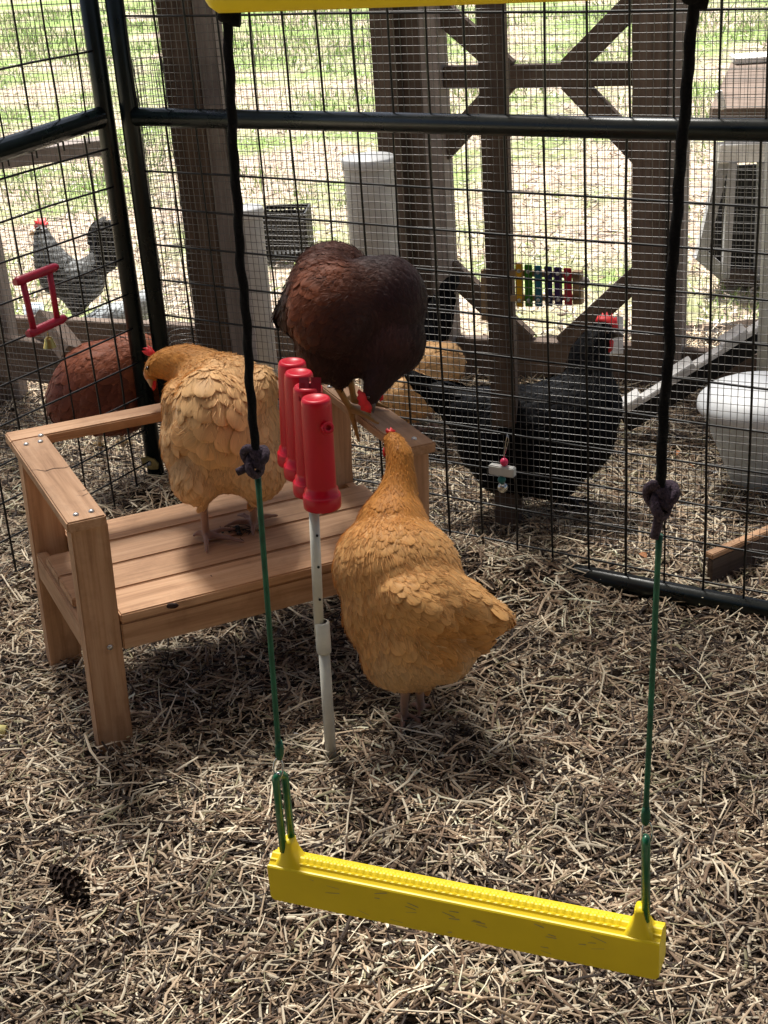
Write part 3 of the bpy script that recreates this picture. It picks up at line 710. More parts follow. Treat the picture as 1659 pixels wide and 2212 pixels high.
h.comb(None, [(336, 778), (326, 772), (312, 765), (306, 758), (313, 757), (318, 757), (308, 752), (318, 750), (322, 752), (318, 745), (327, 750), (332, 757), (340, 766)], 6, 150)
h.beak(h.W(323, 812, 150), h.W(327, 838, 150), .009)
h.comb(None, [(330, 812), (338, 818), (337, 838), (331, 845), (326, 832)], 7, 152, 'wattle')
h.eye(h.W(318, 795, 130))

# red hen bending down on the right arm of the bench
def onarm(x, y): return PLN(x, y, BP(0, 0, BH + .001), bu)
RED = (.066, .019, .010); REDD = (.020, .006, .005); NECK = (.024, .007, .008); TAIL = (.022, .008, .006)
k1 = onarm(757, 893); k2 = onarm(766, 876)
d2 = dep(onarm(770, 880)) - .10
h = Hen('hen', 'dark red hen perched on the bench arm with its head bent to its feet', d2, k1, .0034)
h.blob(712, 665, 20, 98, 128, 110, 8, RED)
h.blob(718, 594, 75, 86, 74, 80, 0, RED)
h.blob(650, 640, 30, 38, 82, 70, -22, TAIL)
h.blob(610, 668, 40, 14, 34, 26, -28, TAIL)
h.blob(722, 668, -62, 98, 104, 66, -22, RED)
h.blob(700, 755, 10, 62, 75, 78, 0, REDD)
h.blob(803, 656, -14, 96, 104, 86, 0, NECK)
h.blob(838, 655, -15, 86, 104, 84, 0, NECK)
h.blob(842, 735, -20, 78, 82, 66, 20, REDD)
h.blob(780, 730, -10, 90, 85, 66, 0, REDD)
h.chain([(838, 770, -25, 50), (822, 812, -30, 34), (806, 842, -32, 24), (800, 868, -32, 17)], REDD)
h.blob(735, 800, 10, 34, 40, 36, 0, REDD)
LEGY = (.36, .20, .06)
h.foot(k1 - Z3 * .0, [onarm(818, 921), onarm(800, 902), k1 + np.array([.012, -.02, -.055])], LEGY, .0055, h.W(717, 815, 10), .0075)
h.foot(k2, [onarm(840, 886), onarm(815, 880), onarm(750, 868)], LEGY, .0055, h.W(752, 800, 40), .0075)
S = h.seed
S(700, 530, 60, (-.9, .3, 0), 15, 1.6, RED, .08); S(650, 570, 50, (-.8, .8, 0), 17, 1.7, RED, .08); S(620, 650, 20, (-.5, 1, 0), 22, 2.0, TAIL, .08); S(605, 685, 40, (-.5, 1, 0), 24, 2.2, TAIL, .06)
S(760, 545, 20, (-1, .1, 0), 14, 1.7, RED, .08); S(720, 610, -80, (-1, .25, 0), 19, 1.5, (.185, .052, .020), .13); S(675, 640, -80, (-.9, .5, 0), 24, 1.5, (.185, .052, .020), .15); S(650, 700, -60, (-.6, 1, 0), 26, 1.8, (.13, .038, .016), .13); S(710, 545, 40, (-1, .3, 0), 15, 1.6, (.11, .034, .018), .1)  # brighter wing and back seeds put a reddish highlight into the colour
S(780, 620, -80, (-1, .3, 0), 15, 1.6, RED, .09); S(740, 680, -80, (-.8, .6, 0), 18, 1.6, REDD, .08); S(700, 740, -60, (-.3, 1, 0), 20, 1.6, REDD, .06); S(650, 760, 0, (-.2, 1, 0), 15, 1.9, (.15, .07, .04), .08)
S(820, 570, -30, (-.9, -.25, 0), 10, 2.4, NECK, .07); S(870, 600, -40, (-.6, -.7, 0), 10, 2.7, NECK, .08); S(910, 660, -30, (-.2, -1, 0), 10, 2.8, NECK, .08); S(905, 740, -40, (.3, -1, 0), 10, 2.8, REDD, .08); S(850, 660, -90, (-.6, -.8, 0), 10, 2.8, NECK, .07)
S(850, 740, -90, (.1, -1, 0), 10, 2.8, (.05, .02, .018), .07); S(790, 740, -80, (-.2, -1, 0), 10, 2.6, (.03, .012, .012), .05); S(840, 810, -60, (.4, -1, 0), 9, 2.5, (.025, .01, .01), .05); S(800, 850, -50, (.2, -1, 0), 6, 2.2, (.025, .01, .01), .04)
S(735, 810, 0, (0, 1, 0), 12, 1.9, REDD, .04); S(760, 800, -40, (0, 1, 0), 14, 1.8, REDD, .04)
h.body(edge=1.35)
h.comb(None, [(782, 846), (775, 840), (771, 848), (774, 853), (770, 860), (775, 866), (773, 873), (779, 878), (779, 886), (788, 889), (801, 893), (804, 880), (798, 862), (792, 850)], 8, -42)
h.beak(h.W(803, 872, -34), h.W(806, 893, -34), .008, 'darkbeak')
h.comb(None, [(818, 845), (828, 848), (829, 862), (822, 868), (815, 860)], 9, -26, 'wattle'); h.eye(h.W(796, 858, -50))

# hen on the straw, neck stretched up
g3 = G(874, 1556, .002); g3b = G(910, 1538, .002)
d3 = dep(g3) - .13
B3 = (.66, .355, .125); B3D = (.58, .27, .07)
h = Hen('hen', 'golden buff hen standing on the straw with its neck stretched up, facing away', d3, g3, .0034)
h.blob(858, 1235, 30, 142, 128, 130, -18, B3)
h.blob(838, 1200, 50, 114, 92, 110, 0, B3)
h.blob(900, 1300, 0, 138, 112, 125, -28, B3)
h.blob(985, 1310, -15, 92, 66, 75, -28, B3); h.blob(902, 1308, -78, 92, 50, 62, -32, B3)
h.blob(1050, 1328, -20, 54, 40, 42, -28, B3)
h.blob(1084, 1335, -22, 30, 25, 20, -25, B3)
h.blob(870, 1385, 10, 98, 105, 110, 0, (.62, .38, .17))
h.blob(935, 1395, 0, 96, 82, 92, -20, (.62, .38, .17))
h.blob(1015, 1370, -5, 52, 44, 60, -30, (.62, .38, .17))
h.blob(820, 1320, 20, 82, 110, 100, 8, B3); h.blob(850, 1420, 15, 72, 70, 78, 0, (.62, .38, .17)); h.blob(868, 1440, 10, 66, 56, 68, 0, (.62, .38, .17)); h.blob(905, 1452, 20, 48, 44, 48, 0, (.62, .38, .17))
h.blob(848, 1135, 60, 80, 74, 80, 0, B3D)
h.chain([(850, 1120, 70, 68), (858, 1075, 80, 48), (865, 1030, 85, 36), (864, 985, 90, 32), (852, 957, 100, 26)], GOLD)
h.blob(846, 950, 104, 22, 22, 26, 0, GOLD)
def gst(x, y): return G(x, y, .003)
h.foot(g3, [gst(840, 1566), gst(868, 1590), gst(908, 1566), gst(880, 1545)], (.30, .17, .12), .0052, h.W(874, 1480, 10), .0085)
h.foot(g3b, [gst(885, 1530), gst(905, 1562), gst(935, 1536)], (.30, .17, .12), .0052, h.W(905, 1480, 20), .0085)
S = h.seed
S(858, 935, 80, (.3, 1, -.4), 7, 2.0, GOLD, .05); S(870, 980, 60, (.1, 1, -.1), 8, 2.6, GOLD, .05); S(835, 1000, 70, (-.1, 1, 0), 8, 2.6, GOLD, .05); S(895, 1030, 80, (.1, 1, 0), 9, 2.8, GOLD, .04); S(860, 1060, 40, (0, 1, -.1), 10, 2.8, GOLD, .05)
S(810, 1060, 70, (-.6, 1, 0), 11, 2.8, GOLD, .05); S(780, 1110, 60, (-.5, 1, 0), 13, 2.6, (.52, .22, .045), .05); S(850, 1120, -10, (0, 1, -.2), 12, 2.6, GOLD, .05); S(910, 1110, 60, (.5, 1, 0), 12, 2.6, (.52, .22, .045), .05); S(830, 1150, -20, (-.1, 1, -.1), 12, 2.3, B3D, .05)
S(740, 1180, 30, (-.2, 1, 0), 17, 1.7, B3, .08); S(725, 1250, 30, (0, 1, 0), 18, 1.6, B3, .08); S(790, 1210, -60, (.1, 1, 0), 21, 1.3, B3, .10); S(850, 1205, -80, (.4, 1, -.1), 22, 1.25, B3, .11); S(930, 1190, 0, (.7, .8, 0), 17, 1.4, B3, .08)
S(880, 1240, -90, (.8, .8, -.1), 23, 1.25, B3, .11); S(940, 1250, -70, (.9, .6, 0), 20, 1.3, B3, .10); S(800, 1290, -80, (.4, 1, 0), 24, 1.4, B3, .10); S(860, 1310, -100, (.8, .7, 0), 27, 1.4, B3, .13); S(930, 1310, -100, (1, .5, 0), 28, 1.4, B3, .13)
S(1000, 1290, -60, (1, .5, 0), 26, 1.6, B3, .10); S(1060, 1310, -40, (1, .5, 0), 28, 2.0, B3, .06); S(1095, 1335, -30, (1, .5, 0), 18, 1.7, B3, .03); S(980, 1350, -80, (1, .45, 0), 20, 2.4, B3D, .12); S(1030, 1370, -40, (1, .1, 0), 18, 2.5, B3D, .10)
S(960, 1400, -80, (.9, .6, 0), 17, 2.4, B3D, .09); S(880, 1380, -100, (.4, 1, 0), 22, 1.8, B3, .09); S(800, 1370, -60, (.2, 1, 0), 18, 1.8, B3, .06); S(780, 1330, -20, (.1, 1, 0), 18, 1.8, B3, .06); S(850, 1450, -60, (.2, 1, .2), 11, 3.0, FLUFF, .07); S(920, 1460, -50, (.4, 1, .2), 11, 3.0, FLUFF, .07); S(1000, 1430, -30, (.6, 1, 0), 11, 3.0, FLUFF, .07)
S(760, 1400, 0, (0, 1, 0), 16, 1.9, B3, .05)
h.body(edge=1.13)
h.comb(None, [(836, 938), (832, 930), (836, 924), (840, 930), (844, 922), (849, 928), (855, 929), (852, 938)], 7, 110)
h.beak(h.W(836, 955, 116), h.W(826, 960, 138), .007); h.eye(h.W(829, 960, 98), .003)
h.comb(None, [(828, 966), (834, 968), (834, 984), (829, 988), (826, 978)], 6, 108, 'wattle')

# black hen beyond the mesh
BK = (.0022, .0022, .003); BKT = (.005, .0055, .0075)
gb = G(1222, 1085, .01); d4 = dep(gb) - .09
h = Hen('hen', 'large glossy black hen with a red comb standing outside behind the post', d4, gb, .005)
h.blob(1150, 940, 0, 165, 112, 110, 8, BK); h.blob(1225, 925, 0, 108, 118, 100, 0, BK); h.blob(1060, 905, 10, 95, 70, 80, -12, BK)
h.blob(985, 870, 20, 66, 42, 40, -22, BK); h.blob(930, 838, 25, 48, 24, 22, -28, BK); h.blob(895, 820, 28, 26, 12, 12, -30, BK)
h.blob(1120, 1000, 0, 100, 75, 90, 5, BK); h.blob(1190, 1025, 0, 68, 55, 70, 0, BK)
h.chain([(1270, 880, 0, 76), (1272, 820, 0, 52), (1272, 770, 0, 44), (1288, 735, 0, 34), (1302, 718, 0, 27)], BK)
h.foot(gb, [G(1290, 1100, .01), G(1262, 1112, .01), G(1200, 1100, .01)], (.05, .045, .045), .007, h.W(1200, 1060, 0), .01)
h.foot(gb + np.array([-.05, .03, 0]), [gb + np.array([0, .02, 0]), gb + np.array([.01, -.02, 0])], (.05, .045, .045), .007, h.W(1150, 1050, 10), .01)
S = h.seed
S(1290, 740, 0, (-.5, 1, 0), 11, 2.2, BK, .05); S(1260, 800, -20, (-.3, 1, 0), 13, 2.4, BK, .06); S(1270, 890, -40, (-.3, 1, 0), 17, 1.8, BK, .07); S(1180, 860, -40, (-1, .1, 0), 20, 1.5, BKT, .08); S(1080, 860, -30, (-1, 0, 0), 22, 1.5, BKT, .08)
S(1130, 940, -80, (-1, .2, 0), 25, 1.5, BK, .08); S(980, 860, 0, (-1, -.4, 0), 28, 2, BK, .06); S(910, 825, 20, (-1, -.5, 0), 26, 2, BK, .06); S(1050, 950, -40, (-.8, .5, 0), 22, 1.7, BK, .07); S(1180, 1020, -50, (-.3, 1, 0), 18, 1.7, BK, .05); S(1290, 950, -30, (-.3, 1, 0), 18, 1.6, BK, .06)
h.body(edge=1.5)
h.comb(None, [(1290, 706), (1286, 692), (1292, 680), (1297, 688), (1301, 675), (1306, 686), (1311, 673), (1316, 685), (1322, 676), (1325, 688), (1332, 684), (1334, 698), (1338, 712), (1330, 722), (1318, 716), (1305, 706)], 8, 0)
h.comb(None, [(1306, 728), (1318, 726), (1326, 738), (1324, 756), (1314, 764), (1305, 752)], 10, -14, 'wattle')
h.blob = None
h.beak(h.W(1322, 722, 0), h.W(1348, 728, 0), .010, 'darkbeak'); h.eye(h.W(1312, 718, -27), .004)

def simplehen(label, d, loc, blobs, seeds, vox=.006, edge=1.2, feet=None, legc=LEG, parts=None, group=None):
    h = Hen('hen', label, d, loc, vox, group)
    for b in blobs: Hen.blob(h, *b)
    if feet:
        for (ax_, ay_, hx_, hy_) in feet:
            a = G(ax_, ay_, .01); h.foot(a, [G(ax_ + 22, ay_ + 4, .01), G(ax_ - 18, ay_ + 6, .01), G(ax_ + 4, ay_ + 14, .01)], legc, .006, h.W(hx_, hy_, 0), .008)
    for s_ in seeds: h.seed(*s_)
    h.body(edge=edge); return h
# buff hen and second black hen behind it
d5 = 3.72
simplehen('light buff hen partly hidden behind the red hen and the black hen', d5, P(920, 880, d5), [
    (920, 800, 0, 62, 62, 70, 10, BUFF), (965, 775, 0, 36, 38, 40, 20, BUFF), (985, 790, 0, 22, 34, 26, 0, BUFF), (900, 840, 0, 70, 60, 80, 0, BUFF), (870, 860, 0, 70, 55, 80, 0, BUFF)],
    [(960, 760, -20, (1, -.2, 0), 18, 1.5, BUFF, .1), (900, 810, -50, (1, -.4, 0), 20, 1.5, BUFF, .1), (990, 810, 0, (.5, 1, 0), 18, 1.5, BUFF, .08)],
    feet=[(900, 935, 900, 890), (935, 930, 925, 880)])
d6 = 3.86
simplehen('black hen with upright tail mostly hidden behind the red hen', d6, P(900, 860, d6), [
    (890, 745, 0, 75, 62, 70, 15, BK), (940, 700, 0, 38, 55, 30, -5, BK), (962, 650, 0, 24, 48, 16, -8, BK), (975, 615, 0, 13, 18, 10, 0, BK), (840, 770, 0, 60, 55, 60, 0, BK), (800, 730, 0, 26, 40, 30, 20, BK), (788, 700, 0, 18, 20, 18, 0, BK)],
    [(960, 660, -10, (.3, -1, 0), 26, 2, BK, .06), (900, 740, -40, (1, -.6, 0), 22, 1.6, BK, .08), (830, 770, -30, (.8, .2, 0), 18, 1.6, BK, .06)], edge=1.5,
    feet=[(870, 870, 875, 800), (905, 865, 900, 800)], legc=(.05, .045, .045))
# rust red hen, left
RR = (.30, .085, .035); RRD = (.14, .035, .018)
d7 = 3.55
simplehen('rust red hen with rounded back feeding outside the left wire panel', d7, G(225, 960), [
    (225, 830, 0, 112, 95, 95, 12, RR), (165, 860, 0, 62, 66, 70, 25, RR), (285, 800, 0, 90, 82, 80, 20, RR), (330, 815, 0, 60, 60, 55, 0, RR), (130, 880, 0, 34, 30, 24, 40, RRD), (240, 880, 0, 90, 62, 80, 0, RRD), (360, 860, 0, 32, 45, 30, 10, RR), (372, 900, 0, 18, 22, 18, 0, RR)],
    [(285, 730, -20, (-1, .2, 0), 18, 1.6, RR, .09), (220, 770, -50, (-1, .4, 0), 20, 1.6, RR, .09), (150, 850, -30, (-.7, 1, 0), 24, 1.9, RRD, .08), (240, 860, -80, (-.8, .6, 0), 22, 1.7, RRD, .08), (320, 800, -30, (-1, -.2, 0), 13, 2.3, RR, .07)],
    feet=[(215, 965, 220, 920), (265, 960, 260, 920)], legc=(.3, .2, .08))

# barred rooster
gr_ = G(168, 715); d8 = dep(gr_) - .08
h = Hen('rooster', 'black and white barred rooster with upright tail beyond the left wire panel', d8, gr_, .006)
GY = (.22, .23, .24)
h.blob(165, 612, 0, 58, 44, 44, -8, GY); h.blob(125, 590, 0, 44, 50, 42, 0, GY); h.blob(190, 590, 0, 40, 34, 34, 20, GY); h.blob(217, 560, 0, 26, 44, 20, -12, (.03, .04, .045))
h.blob(218, 512, 0, 32, 38, 14, 0, (.02, .026, .03)); h.blob(232, 545, 0, 24, 46, 14, 8, (.02, .026, .03)); h.blob(165, 650, 0, 28, 26, 26, 0, GY)
h.chain([(112, 570, 0, 38), (98, 535, 0, 28), (92, 508, 0, 18), (88, 495, 0, 14)], GY)
h.blob(88, 497, 0, 13, 14, 11, 0, (.45, .02, .02), 0)
for (ax_, ay_) in ((170, 705), (150, 712)):
    a = G(ax_, ay_, .01); h.foot(a, [G(ax_ - 24, ay_ + 4, .01), G(ax_ + 14, ay_ + 5, .01), G(ax_ - 8, ay_ + 12, .01)], (.10, .09, .06), .007, h.W(165, 668, 0), .009)
S = h.seed
S(100, 530, -10, (.3, 1, 0), 9, 2.3, GY, .06); S(115, 580, -20, (.3, 1, 0), 12, 2.0, GY, .06); S(165, 610, -30, (1, .1, 0), 14, 1.7, GY, .08); S(215, 560, -10, (.5, -1, 0), 16, 2.2, (.03, .04, .045), .06); S(235, 520, 0, (.6, -.7, 0), 16, 2.4, (.02, .03, .035), .06); S(160, 650, -20, (.4, 1, 0), 12, 1.6, GY, .05)
h.body(edge=1.1)
for o in h.root.children:      # real black and white bars across the plumage
    if o.name.startswith(('feathers', 'body')):
        me = o.data; n = len(me.vertices); co = np.empty(n * 3, np.float32); me.vertices.foreach_get('co', co); co = co.reshape(-1, 3)
        v = co - CAM; dd_ = v @ F; sx_ = v @ R / dd_ * FP; sy_ = -(v @ U) / dd_ * FP
        ca = np.empty(n * 4, np.float32); me.color_attributes['col'].data.foreach_get('color', ca); ca = ca.reshape(-1, 4)
        body_ = ca[:, 0] - ca[:, 1] < .15
        ph = np.sin(co[:, 2] / .017 * 2 * pi + 1.5 * np.sin(co[:, 0] * 60))
        dark = ca[:, :3].mean(1) < .09
        b_ = np.where(ph > .4, .17, .003); b_ = np.where(dark, .004, b_)
        ca[body_, 0] = b_[body_] * .95; ca[body_, 1] = b_[body_]; ca[body_, 2] = b_[body_] * 1.02
        me.color_attributes['col'].data.foreach_set('color', ca.ravel())
h.comb(None, [(78, 496), (72, 488), (76, 482), (72, 476), (80, 478), (80, 470), (86, 474), (90, 466), (95, 474), (99, 470), (100, 482), (104, 480), (102, 494), (92, 498)], 7, 0)
h.comb(None, [(80, 505), (92, 503), (96, 515), (90, 528), (82, 522)], 8, -10, 'wattle')
h.beak(h.W(78, 503, 0), h.W(62, 509, 0), .011); h.eye(h.W(88, 496, -14), .004)

# pale speckled hen lying low behind the left corner post
d9 = dep(G(250, 740)); PG = (.50, .54, .56)
simplehen('pale grey speckled hen crouching low behind the corner posts', d9, G(250, 740), [
    (250, 690, 0, 70, 36, 40, 14, PG), (200, 705, 0, 36, 26, 30, 0, (.25, .28, .3)), (300, 665, 0, 40, 32, 30, 20, PG), (330, 640, 0, 18, 26, 14, -20, PG), (178, 700, 0, 16, 15, 14, 0, (.2, .2, .2))],
    [(250, 680, -20, (1, -.4, 0), 13, 1.8, PG, .1), (200, 700, -10, (.6, .8, 0), 10, 2, (.18, .2, .22), .1), (310, 650, 0, (.6, -1, 0), 18, 2, PG, .08)], edge=.5)

# ------------------------------------------------------------------ red tube toy on its white stand
g0 = G(715, 1645); yp = g0[1]
def colpt(x, y): return PLN(x, y, g0, np.array([0, 1., 0]))
t1b = colpt(697, 1096); zb = t1b[2]; t1t = colpt(682, 858)
tt = thing('tube_toy', 'four red capped tubes in a row on a cream pipe stand', 'toy', tuple(g0))
p2 = colpt(688, 1355); p3 = colpt(690, 1345)
MB().tube([colpt(690, 1372), colpt(678, 1100)], .0083, 18).build('upper_pipe', M['pvc'], tt)
MB().tube([g0 - Z3 * .025, colpt(700, 1402)], .0096, 18).build('lower_pipe', M['pvc'], tt)
MB().lathe([(.0, 0), (.0122, 0), (.0125, .003), (.0125, .055), (.0105, .057), (.0085, .057)], colpt(700, 1408), nrm(colpt(695, 1340) - colpt(700, 1408)), 24).build('pipe_coupling', M['pvc'], tt)
for y_ in (1152, 1220, 1290):
    x_ = 680 + (y_ - 1100) * .043 + 1; c = colpt(x_ + 2, y_) + np.array([0, -.0086, 0])
    MB().lathe([(.0022, 0), (.0022, .0012), (0, .0012)], c, (0, -1, .2), 10).build('pipe_hole', M['black'], tt)
caps = [(697, 1096), (674, 1068), (653, 1031), (638, 1003)]; tops = [(682, 858), (665, 832), (645, 802), (631, 779)]
ax_t = nrm(t1t - t1b); HT = np.linalg.norm(t1t - t1b)
for i, (c, t) in enumerate(zip(caps, tops)):
    b = G(*c, z=zb) if i else t1b
    s_ = dep(b) / dep(t1b); ti = G(t[0], t[1], z=t1t[2]) if i else t1t
    axx = nrm(ti - b); H_ = np.linalg.norm(ti - b); r_ = .0238
    mb = MB(); mb.lathe([(0, 0), (r_ * .9, 0), (r_ * 1.24, .002), (r_ * 1.27, .006), (r_ * 1.27, .022), (r_ * 1.22, .024), (r_ * 1.12, .025), (r_ * 1.12, .032), (r_ * 1.0, .035), (r_ * 1.0, .04),
                         (r_, H_ - .012), (r_ * .97, H_ - .005), (r_ * .88, H_ - .001), (r_ * .72, H_), (r_ * .6, H_ - .002), (0, H_ - .003)], b, axx, 36)
    tb = mb.build('red_tube', M['red'], tt)
    if i == 0:
        pc = b + axx * (H_ - .052) + nrm(nrm(-F) + .75 * R) * r_ * .9
        dirp = nrm(-F * 1 + .35 * R)
        MB().lathe([(.0095, 0), (.0098, .008), (.0098, .013), (.0085, .0155), (.0045, .0155), (.004, .010), (0, .010)], pc, dirp, 20).build('peg', M['red'], tb)
    if i == 1:
        cc = b + axx * H_ + R * .004 - F * .012
        mb = MB()
        for sx_ in (-1, 1): mb.box(cc + R * .009 * sx_ + U * .002, nrm(R + .3 * sx_ * F), U, nrm(F - .3 * sx_ * R), .008, .009, .0015)
        mb.box(cc - U * .012, R, U, F, .017, .014, .002); mb.build('bracket', M['darkred'], tb)
pa = t1b + ax_t * .02; pbk = G(638, 1003, z=zb) + ax_t * .02
MB().bar(pa, pbk, .012, .012).build('base_bar', M['red'], tt)

# ------------------------------------------------------------------ swing
dS = 1.60; sL = P(577, 1873, dS); sR = G(1424, 2044, sL[2])
sd_ = nrm(sR - sL); SL_ = np.linalg.norm(sR - sL); sn = nrm(np.cross(Z3, sd_))          # sn points away from the camera
if sn[1] < 0: sn = -sn
HW, HH = .034, .044
swing = thing('perch_swing', 'bright yellow ridged perch swing hanging on black rope and green links in front', 'swing', tuple((sL + sR) / 2))
def SP(u, v, z): return sL + sd_ * u + sn * v + Z3 * z
prof = [(0, -HH), (0, 0), (.0012, .0016), (.003, .002), (.0042, .0005), (.0075, .003), (.0086, .0055), (.010, .0060), (.0114, .0052), (.013, .0068), (.0150, .0085), (.017, .0092), (.019, .0085), (.021, .0068), (.0224, .0062), (.0238, .0068),
        (.0250, .0055), (.0268, .004), (.029, .0052), (.031, .0045), (.033, .001), (HW, -.003), (HW, -HH + .004), (HW - .004, -HH)]
n = len(prof); NS = 210; V = []
for i in range(NS + 1):
    u = SL_ * i / NS; rib = .0007 if (i % 4 in (0, 1)) and .09 < i / NS < .91 else 0
    e = min(u, SL_ - u); k = 1 - .10 * max(0, 1 - e / .006) ** 2
    for (v, z) in prof:
        zz = z + (rib if .010 <= v <= .026 and z > 0 else 0); V.append(SP(u, v, zz * (k if z < 0 else 1)))
Fa = [(i * n + j, i * n + (j + 1) % n, (i + 1) * n + (j + 1) % n, (i + 1) * n + j) for i in range(NS) for j in range(n)] + [tuple(range(n - 1, -1, -1)), tuple(NS * n + j for j in range(n))]
me = mesh('seat_bar', V, Fa); link('seat_bar', me, M['yellow'], swing)
for (u0, flip) in ((.022, 1), (SL_ - .022, -1)):
    mb = MB(); rings = []
    for t in np.linspace(0, 1, 9):
        hw = .0165 * (1 - t) ** 2.2 + .0060; hd = (HW / 2 - .0082) * (1 - t) ** 1.3 + .008; zz = -.003 + t * .035
        ring = []
        for k in range(16):
            a = 2 * pi * k / 16; ca_, sa_ = cos(a), sin(a); q = .55
            ring.append(SP(u0 + np.sign(ca_) * abs(ca_) ** q * hw, HW / 2 + np.sign(sa_) * abs(sa_) ** q * hd, zz - .001))
        rings += ring
    f = [(i * 16 + k, i * 16 + (k + 1) % 16, (i + 1) * 16 + (k + 1) % 16, (i + 1) * 16 + k) for i in range(8) for k in range(16)] + [tuple(8 * 16 + k for k in range(16))]
    mb.add(rings, f, True); mb.build('holder', M['yellow'], swing)
def vpts(x0y0, x1y1, base, n=12, wob=0.):
    """points going up a vertical line that stands over base, following the picture's slight slant"""
    out = []
    nv = nrm(np.array([base[0] * 0, 1., 0]))
    for t in np.linspace(0, 1, n):
        x = x0y0[0] * (1 - t) + x1y1[0] * t; y = x0y0[1] * (1 - t) + x1y1[1] * t
        p = PLN(x, y, base, nv); out.append(p + np.array([random.gauss(0, wob), random.gauss(0, wob), 0]))
    return out
def braid(pts, r, n=12, turns_per=.012):
    """rope: lobed, twisted cross-section"""
    pts = [np.array(p) for p in pts]; L = sum(np.linalg.norm(pts[i + 1] - pts[i]) for i in range(len(pts) - 1))
    m = max(8, int(L / .003)); cum = np.cumsum([0] + [np.linalg.norm(pts[i + 1] - pts[i]) for i in range(len(pts) - 1)]); A = np.array(pts)
    s_ = np.linspace(0, L, m); C = np.stack([np.interp(s_, cum, A[:, k]) for k in range(3)], -1); V = []; prev = None
    for i in range(m):
        d = nrm(C[min(i + 1, m - 1)] - C[max(i - 1, 0)]); u = (np.cross(d, [0, 1, .1]) if prev is None else prev - d * (prev @ d)); u = nrm(u); prev = u; q = np.cross(d, u)
        for k in range(n):
            a = 2 * pi * k / n; rr = r * (1 + .11 * cos(3 * a + s_[i] / turns_per * 2) * 1 + .05 * cos(3 * a - s_[i] / turns_per * 2)); V.append(C[i] + (u * cos(a) + q * sin(a)) * rr)
    f = [(i * n + k, i * n + (k + 1) % n, (i + 1) * n + (k + 1) % n, (i + 1) * n + k) for i in range(m - 1) for k in range(n)] + [tuple(range(n - 1, -1, -1)), tuple((m - 1) * n + k for k in range(n))]
    mb = MB(); mb.add(V, f, True); return mb
hb = [SP(.022, HW / 2, 0), SP(SL_ - .022, HW / 2, 0)]
def knot(c, s, tail, par):
    mb = MB(); N = 90; pts = []
    for i in range(N + 1):
        t = 2 * pi * i / N
        pts.append(c + s * (R * (sin(t) + 2 * sin(2 * t)) * .42 + U * (cos(t) - 2 * cos(2 * t)) * .55 + F * (-sin(3 * t)) * .55))
    b1 = braid(pts, s * .46, 10, .009)
    pts2 = [c - U * s * .9, c - U * s * .2 + R * s * .4, c + U * s * .9]
    b2 = braid(tail, s * .42, 10, .009); b1.add(b2.v, b2.f, True); b3 = braid(pts2, s * .9, 12, .009); b1.add(b3.v, b3.f, True)
    return b1.build('knot', M['knot'], par)
# left side
b_ = hb[0]
braid(vpts((553, 985), (520, 560), b_, 6, .0008)[:-1] + vpts((520, 560), (489, 30), b_, 6, .0005), .0043).build('rope', M['rope'], swing)
kc = PLN(551, 992, b_, np.array([0, 1., 0])); kk = knot(kc, .0092, [kc, PLN(530, 1012, b_, np.array([0, 1., 0])), PLN(512, 1020, b_, np.array([0, 1., 0]))], swing)
mb = MB()
sp_ = vpts((603, 1632), (557, 1032), b_, 14)
for i in range(len(sp_) - 1): pass
mb.tube(sp_, [.0036] + [.0030] * 12 + [.0034], 10); mb.tube(vpts((604, 1640), (603, 1600), b_, 4), [.003, .0050, .0048, .0032], 10); mb.build('cord', M['greencord'], swing)
# right side
b_ = hb[1]
braid(vpts((1425, 1060), (1455, 560), b_, 6, .0008)[:-1] + vpts((1455, 560), (1497, 2), b_, 6, .0005), .0045).build('rope', M['rope'], swing)
kc = PLN(1428, 1075, b_, np.array([0, 1., 0])); kk = knot(kc, .0102, [kc, PLN(1424, 1110, b_, np.array([0, 1., 0])), PLN(1414, 1162, b_, np.array([0, 1., 0]))], swing)
mb = MB(); mb.tube(vpts((1394, 1775), (1424, 1155), b_, 14), [.0040] + [.0027] * 12 + [.0034], 10); mb.tube(vpts((1394, 1780), (1396, 1740), b_, 4), [.003, .0047, .0043, .003], 10); mb.build('cord', M['greencord'], swing)
for side, (b_, top, bot, clip) in enumerate(((hb[0], (606, 1684), (622, 1836), (601, 1660)), (hb[1], (1395, 1822), (1395, 1985), (1398, 1800)))):
    nv = np.array([0, 1., 0]); T = PLN(*top, b_, nv); B_ = PLN(*bot, b_, nv); mb = MB(); off = nrm(R * .75 + F * .8) * .0068
    if side: off = nrm(R * .12 + F) * .006
    up_ = nrm(T - B_)
    arc = [T + off * cos(a) + up_ * .0068 * sin(a) for a in np.linspace(0, pi, 9)]
    mb.tube([B_ + off] + arc + [B_ - off], .0042, 12); mb.build('hook', M['green'], swing)
    cq = PLN(*clip, b_, nv); mb = MB(); mb.tube([cq + R * .005 * cos(a) + U * .011 * sin(a) for a in np.linspace(0, 2 * pi, 20)], .0011, 6, False); mb.sphere(cq - U * .006, .0028); mb.build('swivel', M['silver'], swing)
